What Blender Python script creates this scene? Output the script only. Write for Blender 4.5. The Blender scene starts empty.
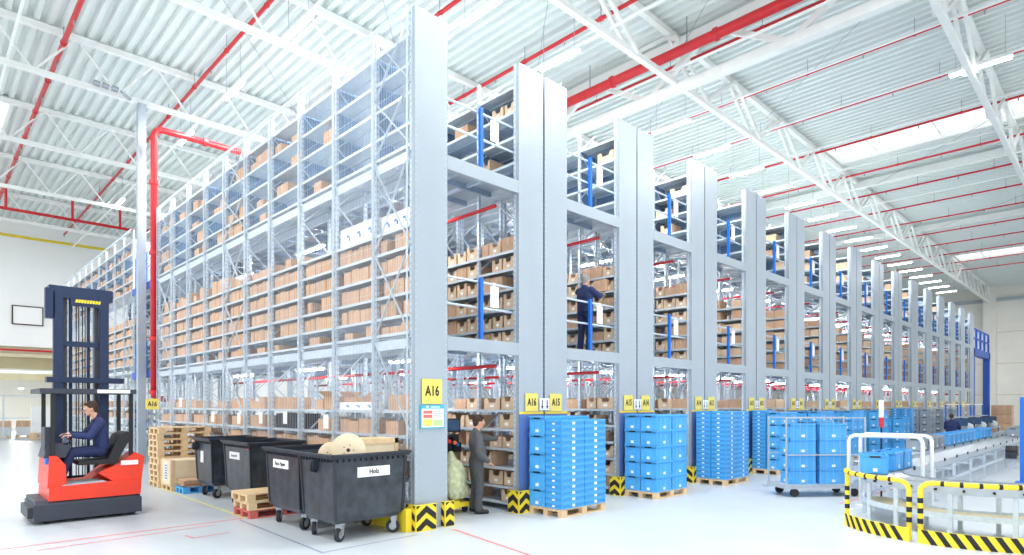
import bpy, bmesh, math, random
from math import sin, cos, pi, radians, sqrt, atan2
from mathutils import Vector, Matrix
random.seed(7)
SC = bpy.context.scene
COL = SC.collection

# ------------------------------------------------------------------ materials
def lin(c):
    return tuple(((v/255)/12.92 if v/255 <= .04045 else ((v/255+.055)/1.055)**2.4) for v in c)
MATS = {}
def mat(name, rgb, rough=.5, metal=0.0, noise=.06, scale=8.0, var=0.0, bump=0.0, spec=.5, trans=0.0, alpha=1.0):
    m = bpy.data.materials.new(name); m.use_nodes = True
    nt = m.node_tree; b = nt.nodes['Principled BSDF']
    L = lin(rgb)
    b.inputs['Roughness'].default_value = rough
    b.inputs['Metallic'].default_value = metal
    b.inputs['Specular IOR Level'].default_value = spec
    b.inputs['Transmission Weight'].default_value = trans
    b.inputs['Alpha'].default_value = alpha
    tc = nt.nodes.new('ShaderNodeTexCoord')
    n = nt.nodes.new('ShaderNodeTexNoise'); n.inputs['Scale'].default_value = scale; n.inputs['Detail'].default_value = 3
    nt.links.new(tc.outputs['Object'], n.inputs['Vector'])
    r = nt.nodes.new('ShaderNodeMapRange')
    r.inputs['From Min'].default_value = .3; r.inputs['From Max'].default_value = .7
    r.inputs['To Min'].default_value = 1-noise; r.inputs['To Max'].default_value = 1+noise
    nt.links.new(n.outputs['Fac'], r.inputs['Value'])
    mx = nt.nodes.new('ShaderNodeVectorMath'); mx.operation = 'SCALE'
    mx.inputs[0].default_value = L
    src = r.outputs['Result']
    if var:
        oi = nt.nodes.new('ShaderNodeObjectInfo'); ge = nt.nodes.new('ShaderNodeNewGeometry')
        a = nt.nodes.new('ShaderNodeMath'); a.operation = 'ADD'
        nt.links.new(oi.outputs['Random'], a.inputs[0]); nt.links.new(ge.outputs['Random Per Island'], a.inputs[1])
        q = nt.nodes.new('ShaderNodeMapRange'); q.inputs['From Max'].default_value = 2
        q.inputs['To Min'].default_value = 1-var; q.inputs['To Max'].default_value = 1+var
        nt.links.new(a.outputs[0], q.inputs['Value'])
        mu = nt.nodes.new('ShaderNodeMath'); mu.operation = 'MULTIPLY'
        nt.links.new(src, mu.inputs[0]); nt.links.new(q.outputs['Result'], mu.inputs[1]); src = mu.outputs[0]
    nt.links.new(src, mx.inputs['Scale'])
    nt.links.new(mx.outputs['Vector'], b.inputs['Base Color'])
    if bump:
        bp = nt.nodes.new('ShaderNodeBump'); bp.inputs['Strength'].default_value = bump; bp.inputs['Distance'].default_value = .02
        nt.links.new(n.outputs['Fac'], bp.inputs['Height']); nt.links.new(bp.outputs['Normal'], b.inputs['Normal'])
    MATS[name] = m
    return m
def emis(name, rgb, s):
    m = bpy.data.materials.new(name); m.use_nodes = True
    b = m.node_tree.nodes['Principled BSDF']
    b.inputs['Base Color'].default_value = (.9, .9, .9, 1)
    b.inputs['Emission Color'].default_value = (*lin(rgb), 1); b.inputs['Emission Strength'].default_value = s
    MATS[name] = m; return m
def stripes(name, ca, cb, period, axis_vec, rough=.5):
    """two-colour diagonal bands running along axis_vec in object space"""
    m = mat(name, ca, rough, noise=.0)
    nt = m.node_tree; b = nt.nodes['Principled BSDF']
    tc = nt.nodes.new('ShaderNodeTexCoord'); d = nt.nodes.new('ShaderNodeVectorMath'); d.operation = 'DOT_PRODUCT'
    d.inputs[1].default_value = [v/period for v in axis_vec]
    nt.links.new(tc.outputs['UV'] if axis_vec[2] == 0 else tc.outputs['Object'], d.inputs[0])
    f = nt.nodes.new('ShaderNodeMath'); f.operation = 'FRACT'; nt.links.new(d.outputs['Value'], f.inputs[0])
    g = nt.nodes.new('ShaderNodeMath'); g.operation = 'GREATER_THAN'; g.inputs[1].default_value = .5; nt.links.new(f.outputs[0], g.inputs[0])
    x = nt.nodes.new('ShaderNodeMix'); x.data_type = 'RGBA'
    x.inputs[6].default_value = (*lin(ca), 1); x.inputs[7].default_value = (*lin(cb), 1)
    nt.links.new(g.outputs[0], x.inputs[0]); nt.links.new(x.outputs[2], b.inputs['Base Color'])
    return m
mat('panel', (171, 183, 194), .38, .2, .03, 1.2)
mat('panel_blue', (92, 126, 190), .4, .1, .05, 2)
mat('galv', (202, 215, 227), .4, .15, .08, 14)
mat('galv_dark', (150, 170, 192), .35, .3, .15, 5)
mat('shelf', (206, 216, 224), .4, .2, .05, 6)
mat('divider', (146, 172, 200), .25, .45, .2, 3)
mat('mesh', (222, 230, 244), .45, .1, .02)
mat('white', (244, 246, 244), .5, 0, .02, 2)
mat('white_steel', (240, 242, 238), .5, 0, .03, 3)
mat('deck_roof', (222, 229, 226), .55, 0, .03, .8)
mat('wallp', (248, 250, 249), .7, 0, .02, .6)
mat('wall_beige', (240, 238, 230), .75, 0, .03, .8)
mat('ochre', (206, 196, 164), .7, 0, .04, .8)
mat('red', (214, 44, 50), .4, 0, .05, 6)
mat('red_pipe', (206, 36, 44), .35, 0, .05, 6)
mat('blue_post', (20, 112, 214), .4, 0, .03, 6)
mat('blue_steel', (40, 92, 190), .45, 0, .04, 4)
mat('navy_box', (40, 66, 120), .45, 0, .06, 6)
mat('crate', (84, 178, 242), .42, 0, .04, 9, var=.09)
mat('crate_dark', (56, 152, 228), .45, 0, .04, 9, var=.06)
mat('crate_grey', (150, 162, 174), .5, 0, .04, 9, var=.08)
mat('card', (206, 168, 138), .8, 0, .07, 5, var=.16)
mat('card_light', (224, 196, 164), .8, 0, .06, 5, var=.10)
mat('tape', (214, 184, 150), .4, 0, .02)
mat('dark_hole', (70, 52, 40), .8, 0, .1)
mat('paper', (250, 250, 250), .6, 0, .01)
mat('ink', (30, 30, 36), .6, 0, .01)
mat('yellow', (250, 222, 56), .5, 0, .03, 6)
mat('yellow_sign', (246, 226, 112), .5, 0, .01)
mat('cyan', (60, 186, 220), .5, 0, .01)
mat('sheet_red', (238, 120, 110), .6, 0, .01)
mat('sheet_green', (190, 220, 150), .6, 0, .01)
mat('wood', (230, 200, 158), .7, 0, .10, 7, var=.10)
mat('ply', (243, 225, 194), .65, 0, .06, 4, var=.06)
mat('wood_red', (206, 104, 96), .7, 0, .10, 7)
mat('bin', (54, 61, 69), .36, 0, .5, 5.5, bump=.15)
mat('bin_dark', (40, 47, 58), .45, 0, .2, 5)
mat('rubber', (40, 42, 48), .7, 0, .05)
mat('zinc', (166, 172, 180), .3, .5, .05)
mat('black', (26, 28, 34), .5, 0, .05)
mat('truck_red', (236, 62, 36), .35, 0, .05, 4)
mat('truck_dark', (52, 58, 72), .45, 0, .08, 4)
mat('mast', (36, 52, 84), .4, .3, .08, 4)
mat('skin', (226, 172, 146), .55, 0, .04, 20)
mat('hair_brown', (70, 50, 40), .8, 0, .2, 40, bump=.5)
mat('hair_grey', (160, 156, 150), .8, 0, .2, 40, bump=.5)
mat('cloth_grey', (92, 94, 98), .85, 0, .12, 14, bump=.4)
mat('cloth_grey2', (84, 86, 90), .85, 0, .12, 14, bump=.4)
mat('cloth_navy', (40, 52, 98), .85, 0, .12, 14, bump=.4)
mat('cloth_navy2', (34, 44, 86), .85, 0, .12, 14, bump=.4)
mat('shoe', (38, 36, 40), .6)
mat('floor_line_red', (236, 130, 132), .5, 0, .25, 12)
mat('floor_line_yellow', (232, 226, 150), .5, 0, .2, 12)
mat('floor_line_dark', (140, 150, 176), .5, 0, .2, 12)
mat('grey_tube', (178, 188, 198), .4, .15, .05)
mat('green', (60, 160, 80), .5)
mat('orange', (240, 120, 60), .5)
mat('bag', (226, 232, 190), .3, 0, .25, 12, bump=.8, alpha=.85)
mat('film', (226, 236, 244), .2, 0, .1, 8, bump=.6, alpha=.8)
mat('screen', (70, 96, 130), .2, 0, .1, 8)
emis('tube', (255, 255, 255), 14)
emis('tube_low', (255, 255, 255), 80)
emis('lamp_red', (255, 90, 60), 2)
stripes('hazard', (250, 218, 46), (34, 34, 36), .14, (1, 1, 0))

def floor_mat():
    m = mat('floor', (198, 206, 214), .22, 0, .035, .5, spec=.5)
    nt = m.node_tree; b = nt.nodes['Principled BSDF']
    tc = nt.nodes.new('ShaderNodeTexCoord'); n = nt.nodes.new('ShaderNodeTexNoise'); n.inputs['Scale'].default_value = 1.3; n.inputs['Detail'].default_value = 6
    nt.links.new(tc.outputs['Object'], n.inputs['Vector'])
    r = nt.nodes.new('ShaderNodeMapRange'); r.inputs['To Min'].default_value = .22; r.inputs['To Max'].default_value = .42
    nt.links.new(n.outputs['Fac'], r.inputs['Value']); nt.links.new(r.outputs['Result'], b.inputs['Roughness'])
floor_mat()
def skylight_mat():
    m = bpy.data.materials.new('skylight'); m.use_nodes = True; nt = m.node_tree
    nt.nodes.clear(); o = nt.nodes.new('ShaderNodeOutputMaterial'); t = nt.nodes.new('ShaderNodeBsdfTransparent'); d = nt.nodes.new('ShaderNodeBsdfTranslucent')
    x = nt.nodes.new('ShaderNodeMixShader'); x.inputs[0].default_value = .35
    nt.links.new(t.outputs[0], x.inputs[1]); nt.links.new(d.outputs[0], x.inputs[2]); nt.links.new(x.outputs[0], o.inputs[0])
    MATS['skylight'] = m
skylight_mat()

# ------------------------------------------------------------------ mesh builder
class MB:
    def __init__(s): s.v = []; s.f = []; s.m = []; s.names = []
    def mi(s, m):
        if m not in s.names: s.names.append(m)
        return s.names.index(m)
    def box(s, x0, y0, z0, x1, y1, z1, m='galv', M=None):
        n = len(s.v)
        p = [(x0,y0,z0),(x1,y0,z0),(x1,y1,z0),(x0,y1,z0),(x0,y0,z1),(x1,y0,z1),(x1,y1,z1),(x0,y1,z1)]
        if M is not None: p = [tuple(M @ Vector(q)) for q in p]
        s.v += p; k = s.mi(m)
        for q in ((0,3,2,1),(4,5,6,7),(0,1,5,4),(1,2,6,5),(2,3,7,6),(3,0,4,7)):
            s.f.append([n+i for i in q]); s.m.append(k)
        return s
    def bar(s, a, b, w, h=None, m='galv', up=(0,0,1)):
        a = Vector(a); b = Vector(b); h = h or w; d = (b-a); L = d.length; d.normalize()
        u = Vector(up)
        if abs(d.dot(u)) > .98: u = Vector((0,1,0))
        r = d.cross(u).normalized(); t = r.cross(d)
        n = len(s.v); k = s.mi(m)
        for c in (a, b):
            for i, j in ((-1,-1),(1,-1),(1,1),(-1,1)): s.v.append(tuple(c + r*i*w/2 + t*j*h/2))
        for q in ((0,1,2,3),(7,6,5,4),(0,4,5,1),(1,5,6,2),(2,6,7,3),(3,7,4,0)):
            s.f.append([n+i for i in q]); s.m.append(k)
        return s
    def tube(s, pts, r, m='galv', n=10, cap=True, rs=None):
        pts = [Vector(p) for p in pts]; k = s.mi(m); base = len(s.v); prev = None
        for i, p in enumerate(pts):
            d = (pts[min(i+1, len(pts)-1)] - pts[max(i-1, 0)]).normalized()
            if prev is None:
                u = Vector((0,0,1)) if abs(d.z) < .9 else Vector((1,0,0))
                a = d.cross(u).normalized()
            else:
                a = (prev - d*prev.dot(d)).normalized()
            prev = a; b = d.cross(a); rr = rs[i] if rs else r
            for j in range(n):
                t = 2*pi*j/n; s.v.append(tuple(p + a*rr*cos(t) + b*rr*sin(t)))
        for i in range(len(pts)-1):
            for j in range(n):
                s.f.append([base+i*n+j, base+i*n+(j+1) % n, base+(i+1)*n+(j+1) % n, base+(i+1)*n+j]); s.m.append(k)
        if cap:
            s.f.append([base+j for j in range(n)][::-1]); s.m.append(k)
            e = base+(len(pts)-1)*n; s.f.append([e+j for j in range(n)]); s.m.append(k)
        return s
    def poly(s, pts, m='galv'):
        n = len(s.v); s.v += [tuple(p) for p in pts]; s.f.append(list(range(n, n+len(pts)))); s.m.append(s.mi(m)); return s
    def prism(s, outline, axis, a0, a1, m='galv'):
        """outline: list of 2D points in the plane normal to axis ('x': (y,z), 'y': (x,z), 'z': (x,y))"""
        n = len(s.v); k = s.mi(m); N = len(outline)
        for a in (a0, a1):
            for p in outline:
                s.v.append({'x': (a, p[0], p[1]), 'y': (p[0], a, p[1]), 'z': (p[0], p[1], a)}[axis])
        s.f.append([n+i for i in range(N)]); s.m.append(k); s.f.append([n+N+i for i in range(N)][::-1]); s.m.append(k)
        for i in range(N):
            j = (i+1) % N; s.f.append([n+i, n+N+i, n+N+j, n+j]); s.m.append(k)
        return s
    def ball(s, c, r, m='galv', seg=12, sc=(1,1,1)):
        n = len(s.v); k = s.mi(m); c = Vector(c); R = seg//2
        for i in range(R+1):
            th = pi*i/R
            for j in range(seg):
                ph = 2*pi*j/seg
                s.v.append((c.x+r*sc[0]*sin(th)*cos(ph), c.y+r*sc[1]*sin(th)*sin(ph), c.z+r*sc[2]*cos(th)))
        for i in range(R):
            for j in range(seg):
                q = [n+i*seg+j, n+(i+1)*seg+j, n+(i+1)*seg+(j+1) % seg, n+i*seg+(j+1) % seg]
                s.f.append(q); s.m.append(k)
        return s
    def data(s, name, smooth=False):
        me = bpy.data.meshes.new(name); me.from_pydata(s.v, [], s.f)
        for nm in s.names: me.materials.append(MATS[nm])
        for p, k in zip(me.polygons, s.m): p.material_index = k; p.use_smooth = smooth
        bm = bmesh.new(); bm.from_mesh(me); bmesh.ops.recalc_face_normals(bm, faces=bm.faces); bm.to_mesh(me); bm.free()
        me.update(); return me
    def build(s, name, parent=None, loc=(0,0,0), rz=0, smooth=False, **kw):
        o = bpy.data.objects.new(name, s.data(name, smooth)); COL.objects.link(o)
        o.location = loc; o.rotation_euler = (0,0,rz)
        if parent: o.parent = parent
        return tag(o, **kw)
def tag(o, label=None, cat=None, group=None, kind=None):
    if label: o['label'] = label
    if cat: o['category'] = cat
    if group: o['group'] = group
    if kind: o['kind'] = kind
    return o
def thing(name, loc, label, cat, group=None, rz=0):
    o = bpy.data.objects.new(name, None); COL.objects.link(o); o.empty_display_size = .2
    o.location = loc; o.rotation_euler = (0,0,rz); return tag(o, label, cat, group)
def kids(o): return list(o.children)
def copy_tree(o, parent=None, loc=None, rz=None, label=None, group=None, scale=None):
    c = o.copy(); COL.objects.link(c)
    if parent is not None: c.parent = parent
    if loc is not None: c.location = loc
    if rz is not None: c.rotation_euler = (0,0,rz)
    if label: c['label'] = label
    if group: c['group'] = group
    if scale: c.scale = scale
    for ch in kids(o): copy_tree(ch, c)
    return c
class Proto:
    """first use moves the source itself, later uses copy it"""
    def __init__(s, src): s.src = src; s.used = False
    def put(s, loc, rz=0, label=None, group=None, scale=None):
        if not s.used:
            s.used = True; o = s.src; o.location = loc; o.rotation_euler = (0,0,rz)
            if label: o['label'] = label
            if group: o['group'] = group
            if scale: o.scale = scale
            return o
        return copy_tree(s.src, None, loc, rz, label, group, scale or (1,1,1))
_tm = {}
def text_mesh(txt, size, m, bold=.012, sx=.8):
    key = (txt, size, m, bold, sx)
    if key in _tm: return _tm[key]
    cu = bpy.data.curves.new('lettering', 'FONT'); cu.body = txt; cu.size = size; cu.align_x = 'CENTER'; cu.align_y = 'CENTER'
    cu.offset = bold*size; cu.extrude = .002; cu.resolution_u = 2
    ob = bpy.data.objects.new('lettering_source', cu); COL.objects.link(ob)
    bpy.context.view_layer.update()
    me = bpy.data.meshes.new_from_object(ob.evaluated_get(bpy.context.evaluated_depsgraph_get()))
    bpy.data.objects.remove(ob); me.materials.clear(); me.materials.append(MATS[m])
    for v in me.vertices: v.co.x *= sx
    _tm[key] = me; return me
def text(txt, size, m, loc, face, parent=None, bold=.012, sx=.8, name='lettering', tilt=0):
    """face: 'front' reads from -Y, 'left' reads from -X"""
    o = bpy.data.objects.new(name, text_mesh(txt, size, m, bold, sx)); COL.objects.link(o)
    o.location = loc; o.rotation_euler = (pi/2, tilt, 0 if face == 'front' else -pi/2)
    if parent: o.parent = parent
    return o
def W(n):
    S = 'zero first second third fourth fifth sixth seventh eighth ninth tenth eleventh twelfth thirteenth fourteenth fifteenth sixteenth seventeenth eighteenth nineteenth twentieth'.split()
    return S[n] if n < len(S) else ('twenty-'+S[n-20] if 20 < n < 30 else f'{n}th')

# ------------------------------------------------------------------ camera
cam = bpy.data.cameras.new('camera'); co = bpy.data.objects.new('camera', cam); COL.objects.link(co)
cam.sensor_width = 36; cam.lens = 611/1024*36; cam.shift_y = (405-277.5)/1024; cam.clip_end = 300; cam.clip_start = .05
co.location = (0,0,2); co.rotation_euler = (pi/2, 0, radians(45.6-90)); SC.camera = co

# ------------------------------------------------------------------ setting
X0, X1, Y0, Y1, ZR = -12, 77, -14, 50, 13.75
FX = 8.06          # facade line of the racking
MB().poly([(X0-3,Y0-3,0),(X1,Y0-3,0),(X1,Y1+16,0),(X0-3,Y1+16,0)], 'floor').build('floor', kind='structure')
# roof deck: trapezoid ribs running along Y, with openings for the skylights
def roof():
    prof = []; x = X0; p = .34
    while x < X1:
        prof += [(x, ZR), (x+.13, ZR), (x+.17, ZR+.13), (x+.30, ZR+.13)]; x += p
    prof.append((x, ZR))
    SK = [(30, 32.3, -14, 10.1), (58.5, 61.5, -14, 10.1), (-1.2, 2.7, 30.3, 49.9)]
    mb = MB(); k = mb.mi('deck_roof')
    ys = [Y0, 10.1, 30.3, 49.9, Y1+.1]
    for a, b in zip(prof[:-1], prof[1:]):
        for y0, y1 in zip(ys[:-1], ys[1:]):
            xm = (a[0]+b[0])/2; ym = (y0+y1)/2
            if any(s[0] < xm < s[1] and s[2] < ym < s[3] for s in SK): continue
            mb.poly([(a[0],y0,a[1]),(b[0],y0,b[1]),(b[0],y1,b[1]),(a[0],y1,a[1])], 'deck_roof')
    mb.build('ceiling', kind='structure')
    for i, s in enumerate(SK):
        f = MB()
        for x in (s[0]-.04, s[1]+.04): f.box(x-.06, s[2], ZR-.02, x+.06, s[3], ZR+.25, 'white_steel')
        for y in (s[2]+.05, s[3]-.05): f.box(s[0], y-.05, ZR, s[1], y+.05, ZR+.25, 'white_steel')
        y = s[2]+2.5
        while y < s[3]: f.box(s[0], y-.03, ZR+.14, s[1], y+.03, ZR+.2, 'white_steel'); y += 2.5
        w = f.build('window_%d' % (i+1), kind='structure')
        MB().poly([(s[0],s[2],ZR+.22),(s[1],s[2],ZR+.22),(s[1],s[3],ZR+.22),(s[0],s[3],ZR+.22)], 'skylight').build('pane', w)
roof()
# far wall behind the racking (upper part), recess under it at the left
m = MB(); m.box(X0, Y1, 5.75, 9.2, Y1+.3, ZR+.13, 'wallp'); m.box(9.2, Y1, 0, X1, Y1+.3, ZR+.13, 'wallp'); m.build('wall_back', kind='structure')
m = MB(); m.box(X0, Y1+.3, 5.3, 9.2, Y1+4, 5.75, 'ochre'); m.box(X0, Y1+4, 4.5, 9.2, Y1+4.3, 5.75, 'ochre'); m.box(X0, Y1+4.3, 4.4, 9.2, Y1+14, 4.6, 'white')
m.box(X0, Y1+9.6, 3.9, 9.2, Y1+9.9, 4.4, 'ochre')
m.build('ceiling_recess', kind='structure')
m = MB(); m.box(X0, Y1+14, 0, 9.2, Y1+14.2, 5.5, 'wall_beige'); m.box(9.2, Y1+.3, 0, 9.4, Y1+14.2, 5.5, 'ochre'); m.build('wall_recess', kind='structure')
# right end wall: big panels with joints, a column and an upper beam
m = MB(); m.box(X1, Y0, 0, X1+.3, Y1+.3, ZR+.13, 'wall_beige')
m.build('wall_right', kind='structure')
j = MB()
for z in (3.0, 6.1, 9.2): j.box(X1-.02, Y0, z, X1, Y1, z+.05, 'ochre')
for y in (-8, 4, 16, 28): j.box(X1-.02, y, 0, X1, y+.05, ZR, 'ochre')
j.build('trim_1', kind='structure')
MB().box(X1-.7, 9.7, 0, X1-.02, 10.7, ZR, 'wall_beige').build('column', kind='structure')
MB().box(X1-.3, Y0, 12.3, X1-.02, Y1, 12.6, 'grey_tube').build('trim_2', kind='structure')
# floor markings
def line(a, b, w, m, idx):
    a = Vector(a); b = Vector(b); d = (b-a).normalized(); r = Vector((-d.y, d.x))*w/2
    MB().poly([(*(a-r),.003),(*(b-r),.003),(*(b+r),.003),(*(a+r),.003)], m).build('trim_%d' % idx, kind='structure')
line((-1.5,10.95),(4.15,11.02),.05,'floor_line_red',3); line((1.2,10.55),(3.6,10.75),.035,'floor_line_red',4)
line((3.0,9.9),(3.55,9.95),.035,'floor_line_red',5); line((3.0,9.9),(2.98,10.2),.035,'floor_line_red',6)
line((4.25,17.2),(4.18,11.0),.06,'floor_line_yellow',7)
line((4.05,10.9),(3.95,7.7),.035,'floor_line_dark',8); line((3.95,7.7),(5.55,7.75),.035,'floor_line_dark',9)
line((6.2,7.7),(5.75,5.0),.05,'floor_line_red',10); line((13.4,4.2),(17.2,4.0),.05,'floor_line_red',11)

# roof trusses along X
def truss(y, wide):
    m = MB(); zb, zt = 12.2, 13.62
    m.box(X0, y-.09, zt-.09, X1, y+.09, zt+.09, 'white_steel')
    m.box(X0, y-.08, zb-.08, X1, y+.08, zb+.08, 'white_steel')
    t = MB(); per = 4.1 if wide else 2.2; x = X0+.3; up = True; w = .1 if wide else .055
    off = (-.12, .12) if wide else (0,)
    while x < X1-per/2:
        for o in off:
            a = (x, y+o, zt if up else zb); b = (x+per/2, y+o, zb if up else zt)
            t.bar(a, b, w, w, 'white_steel')
        up = not up; x += per/2
    o = m.build('roof_truss', kind='structure'); t.build('web', o)
for i in range(8): truss(-3.1+6.65*i, i in (1, 2))
def girder(x, zb, zt, w, per):
    m = MB(); m.box(x-w/2, Y0, zb-w/2, x+w/2, Y1, zb+w/2, 'white_steel'); m.box(x-w/2, Y0, zt-w/2, x+w/2, Y1, zt+w/2, 'white_steel')
    o = m.build('roof_girder', kind='structure'); t = MB(); y = Y0; up = True
    while y < Y1-per:
        t.bar((x,y,zt if up else zb),(x,y+per,zb if up else zt), w*.6, w*.6, 'white_steel'); up = not up; y += per
    t.build('web', o)
girder(17.35, 12.05, 13.45, .26, 2.3)
for x in (35.2, 46.8): MB().box(x-.14, Y0, 13.3, x+.14, Y1, 13.6, 'white_steel').build('roof_girder', kind='structure')
# thin diagonal roof ties
m = MB()
for x in (-6, 5.3, 11.5, 18, 30, 42):
    for y in (3.55, 10.2, 16.85):
        m.tube([(x, y, 13.3),(x+6, y+6.65, 13.3)], .011, 'zinc', 6)
m.build('trim_12', kind='structure')
# white column by the cross aisle and small things on its head
o = thing('support_column', (5.47, 23.4, 0), 'slim white steel column in the cross aisle beside the tall red pipe', 'column')
MB().box(-.12,-.12,.02,.12,.12,12.1,'panel').build('shaft', o)
MB().box(-.2,-.2,0,.2,.2,.03,'galv').build('base_plate', o)
m = MB()
for i in range(3): m.tube([(4.1+.25*i, 23.3, 12.32),(4.28+.25*i, 23.3, 12.3)], .09, 'zinc', 8)
m.tube([(4.85,23.3,12.3),(5.05,23.35,12.2),(5.15,23.4,12.15)], .04, 'zinc', 8)
m.build('trim_13', kind='structure')

# sprinkler mains under the roof
def pipe(x, z, r, label, y0=-12, y1=49.5):
    o = MB().tube([(x,y0,z),(x,y1,z)], r, 'red_pipe', 10, True).build('sprinkler_pipe', smooth=True, label=label, cat='pipe')
    h = MB(); y = y0+1.2; n = MB()
    while y < y1:
        h.bar((x, y, z+r), (x, y, ZR), .02, .02, 'zinc'); h.tube([(x,y-.05,z),(x,y+.05,z)], r*1.25, 'red_pipe', 10)
        n.tube([(x+.0, y+1.4, z),(x, y+1.4, z-r-.12)], .025, 'zinc', 6); y += 3.1
    h.build('hanger', o); n.build('sprinkler_nozzle', o)
pls = ['leftmost red sprinkler pipe under the roof, next to the left skylight', 'red sprinkler pipe under the roof right of the white column',
 'red sprinkler pipe under the roof above the corner rack', 'red sprinkler pipe under the roof between corner rack and first double panel',
 'thin red pipe running just beside the thick red main', 'red sprinkler pipe first to the right of the roof girder', 'red sprinkler pipe second to the right of the roof girder',
 'red sprinkler pipe next before the long bright skylight', 'red sprinkler pipe next past the long bright skylight', 'red sprinkler pipe second past the long bright skylight']
for x, l in zip((3.33,7.1,10.8,14.3,18.1,21.7,25.1,28.8,32.9,36.6), pls): pipe(x, 13.25, .045 if x > 20 else .06 if x > 5 else .075, l)
for i, x in enumerate((40.3,44,47.7,51.4,55.1,58.8,62.5)): pipe(x, 13.25, .04, 'thin red sprinkler pipe far down the hall roof, %s past the long bright skylight' % W(i+3))
o = MB().tube([(16.7,-12,12.8),(16.7,49,12.8)], .15, 'red_pipe', 14).build('sprinkler_main', smooth=True, label='thick red sprinkler main running under the roof beside the white girder', cat='pipe')
m = MB()
for i in range(16): m.tube([(16.7,-10+3.7*i,12.8),(16.7,-9.9+3.7*i,12.8)], .19, 'red_pipe', 14); m.bar((16.7,-9+3.7*i,12.9),(16.7,-9+3.7*i,ZR), .03, .03, 'zinc')
m.build('coupling', o)
o = MB().tube([(-8,40,11.95),(9.0,40,11.95)], .08, 'red_pipe', 10).build('branch_pipe', smooth=True, label='red pipe crossing under the roof at the far left with two risers', cat='pipe')
m = MB()
for x in (3.33, 6.1, 8.3): m.tube([(x,40,11.95),(x,40,13.2)], .06, 'red_pipe', 8)
m.build('riser', o)
MB().tube([(-8,49.2,12.6),(9.6,49.2,12.6)], .09, 'yellow', 8).build('gas_pipe', smooth=True, label='yellow pipe along the top of the white far left wall', cat='pipe')
MB().tube([(-8,49.85,5.5),(9.1,49.85,5.5)], .07, 'red_pipe', 8).build('wall_pipe', smooth=True, label='red pipe below the white wall over the recess at far left', cat='pipe')
# vertical fire pipe
o = thing('riser_pipe', (5.60, 22.4, 0), 'tall thick red fire pipe with an elbow at the top, by the white column', 'pipe')
el = [(0,0,2.35),(0,0,10.75)]+[(.28-.28*cos(t),0,10.75+.28*sin(t)) for t in [pi/2*i/6 for i in range(1,7)]]+[(3.1,0,11.03)]
MB().tube(el, .105, 'red_pipe', 14).build('pipe', o, smooth=True)
m = MB()
for z in (2.35, 4.1, 6.9, 9.2): m.tube([(0,0,z),(0,0,z+.12)], .145, 'red', 14)
m.tube([(1.5,0,11.03),(1.62,0,11.03)], .135, 'red', 14)
m.build('flange', o)
MB().tube([(0,0,2.45),(.0,0,2.3),(.15,0,2.2),(.4,0,2.2)], .1, 'red_pipe', 10).build('outlet', o)
MB().bar((0,0,4.5),(.3,-.38,4.5),.05,.05).bar((0,0,8.2),(.3,-.38,8.2),.05,.05).build('bracket', o)

# ------------------------------------------------------------------ lamps
def lamp_proto():
    t = thing('ceiling_lamp', (0,0,0), 'x', 'lamp', 'fluorescent lamps hung in rows under the roof')
    MB().box(-.09,-.78,.0,.09,.78,.09,'white').build('housing', t)
    b = MB()
    for x in (-.055, .055): b.tube([(x,-.74,-.03),(x,.74,-.03)], .022, 'tube', 8)
    b.build('tube', t)
    w = MB()
    for y in (-.6,.6): w.bar((0,y,.09),(0,y,1.3),.012,.012,'zinc')
    w.build('wire', t); return t
LP = Proto(lamp_proto())
ld = bpy.data.lights.new('lamp_light', 'AREA'); ld.shape = 'RECTANGLE'; ld.size = .3; ld.size_y = 1.5; ld.energy = 230; ld.color = (1, .985, .95)
ZL = 12.25
rows = [7.45+3.12*i for i in range(20)]
for i, x in enumerate(rows):
    ys = (3.0, 8.0, 13.0, 18.0, 23.0) if i < 1 else ((-2, 3.3, 12.2) if i < 4 else (3.3, 12.2))
    ys = {0:(3,8.2,15.9,20.6,25.5,36), 1:(6,12.0,21,31), 2:(3,12.0,21,31)}.get(i, (3.3,12.0,21,31) if i < 8 else (3.6,12.0))
    if i == 3: ys = ()
    if i > 3 and i not in (5, 14): ys = tuple(q for q in ys if q > 5)
    for j, y in enumerate(ys):
        LP.put((x, y, ZL), 0, 'tube lamp hung under the roof, %s row from left, %s from the near end' % (W(i+1), W(j+1)))
        if i < 12 or i % 2 == 0:
            l = bpy.data.objects.new('lamp_light', ld); COL.objects.link(l); l.location = (x, y, ZL-.08)
for i, x in enumerate((1.0, 5.5)):  # extra lamp pair, added to brighten the dim recess
    LP.put((x, 56, 3.2), 0, 'added tube lamp brightening the low recess at the far left, %s from the left' % W(i+1), scale=(1,1,.9))
    l = bpy.data.objects.new('lamp_light', ld); COL.objects.link(l); l.location = (x, 56, 3.12); l.scale = (1,1,1)
for i, x in enumerate([2.0]+rows[:10]):
    MB().box(x-.035,-12,ZL+.1,x+.035,49,ZL+.15,'white').build('lamp_rail', label='thin white lamp rail under the roof, %s from the left' % W(i+1), cat='rail', group='lamp rails under the roof')
for i, y in enumerate((-6, 8.2, 19, 30)):
    for j, x in enumerate((-6, 0)):
        l = bpy.data.objects.new('lamp_light', ld); COL.objects.link(l); l.location = (x, y, ZL-.08)
        LP.put((x, y, ZL), 0, 'bright tube lamp under the roof left of the white column, column %d lamp %d' % (j+1, i+1))

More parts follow.
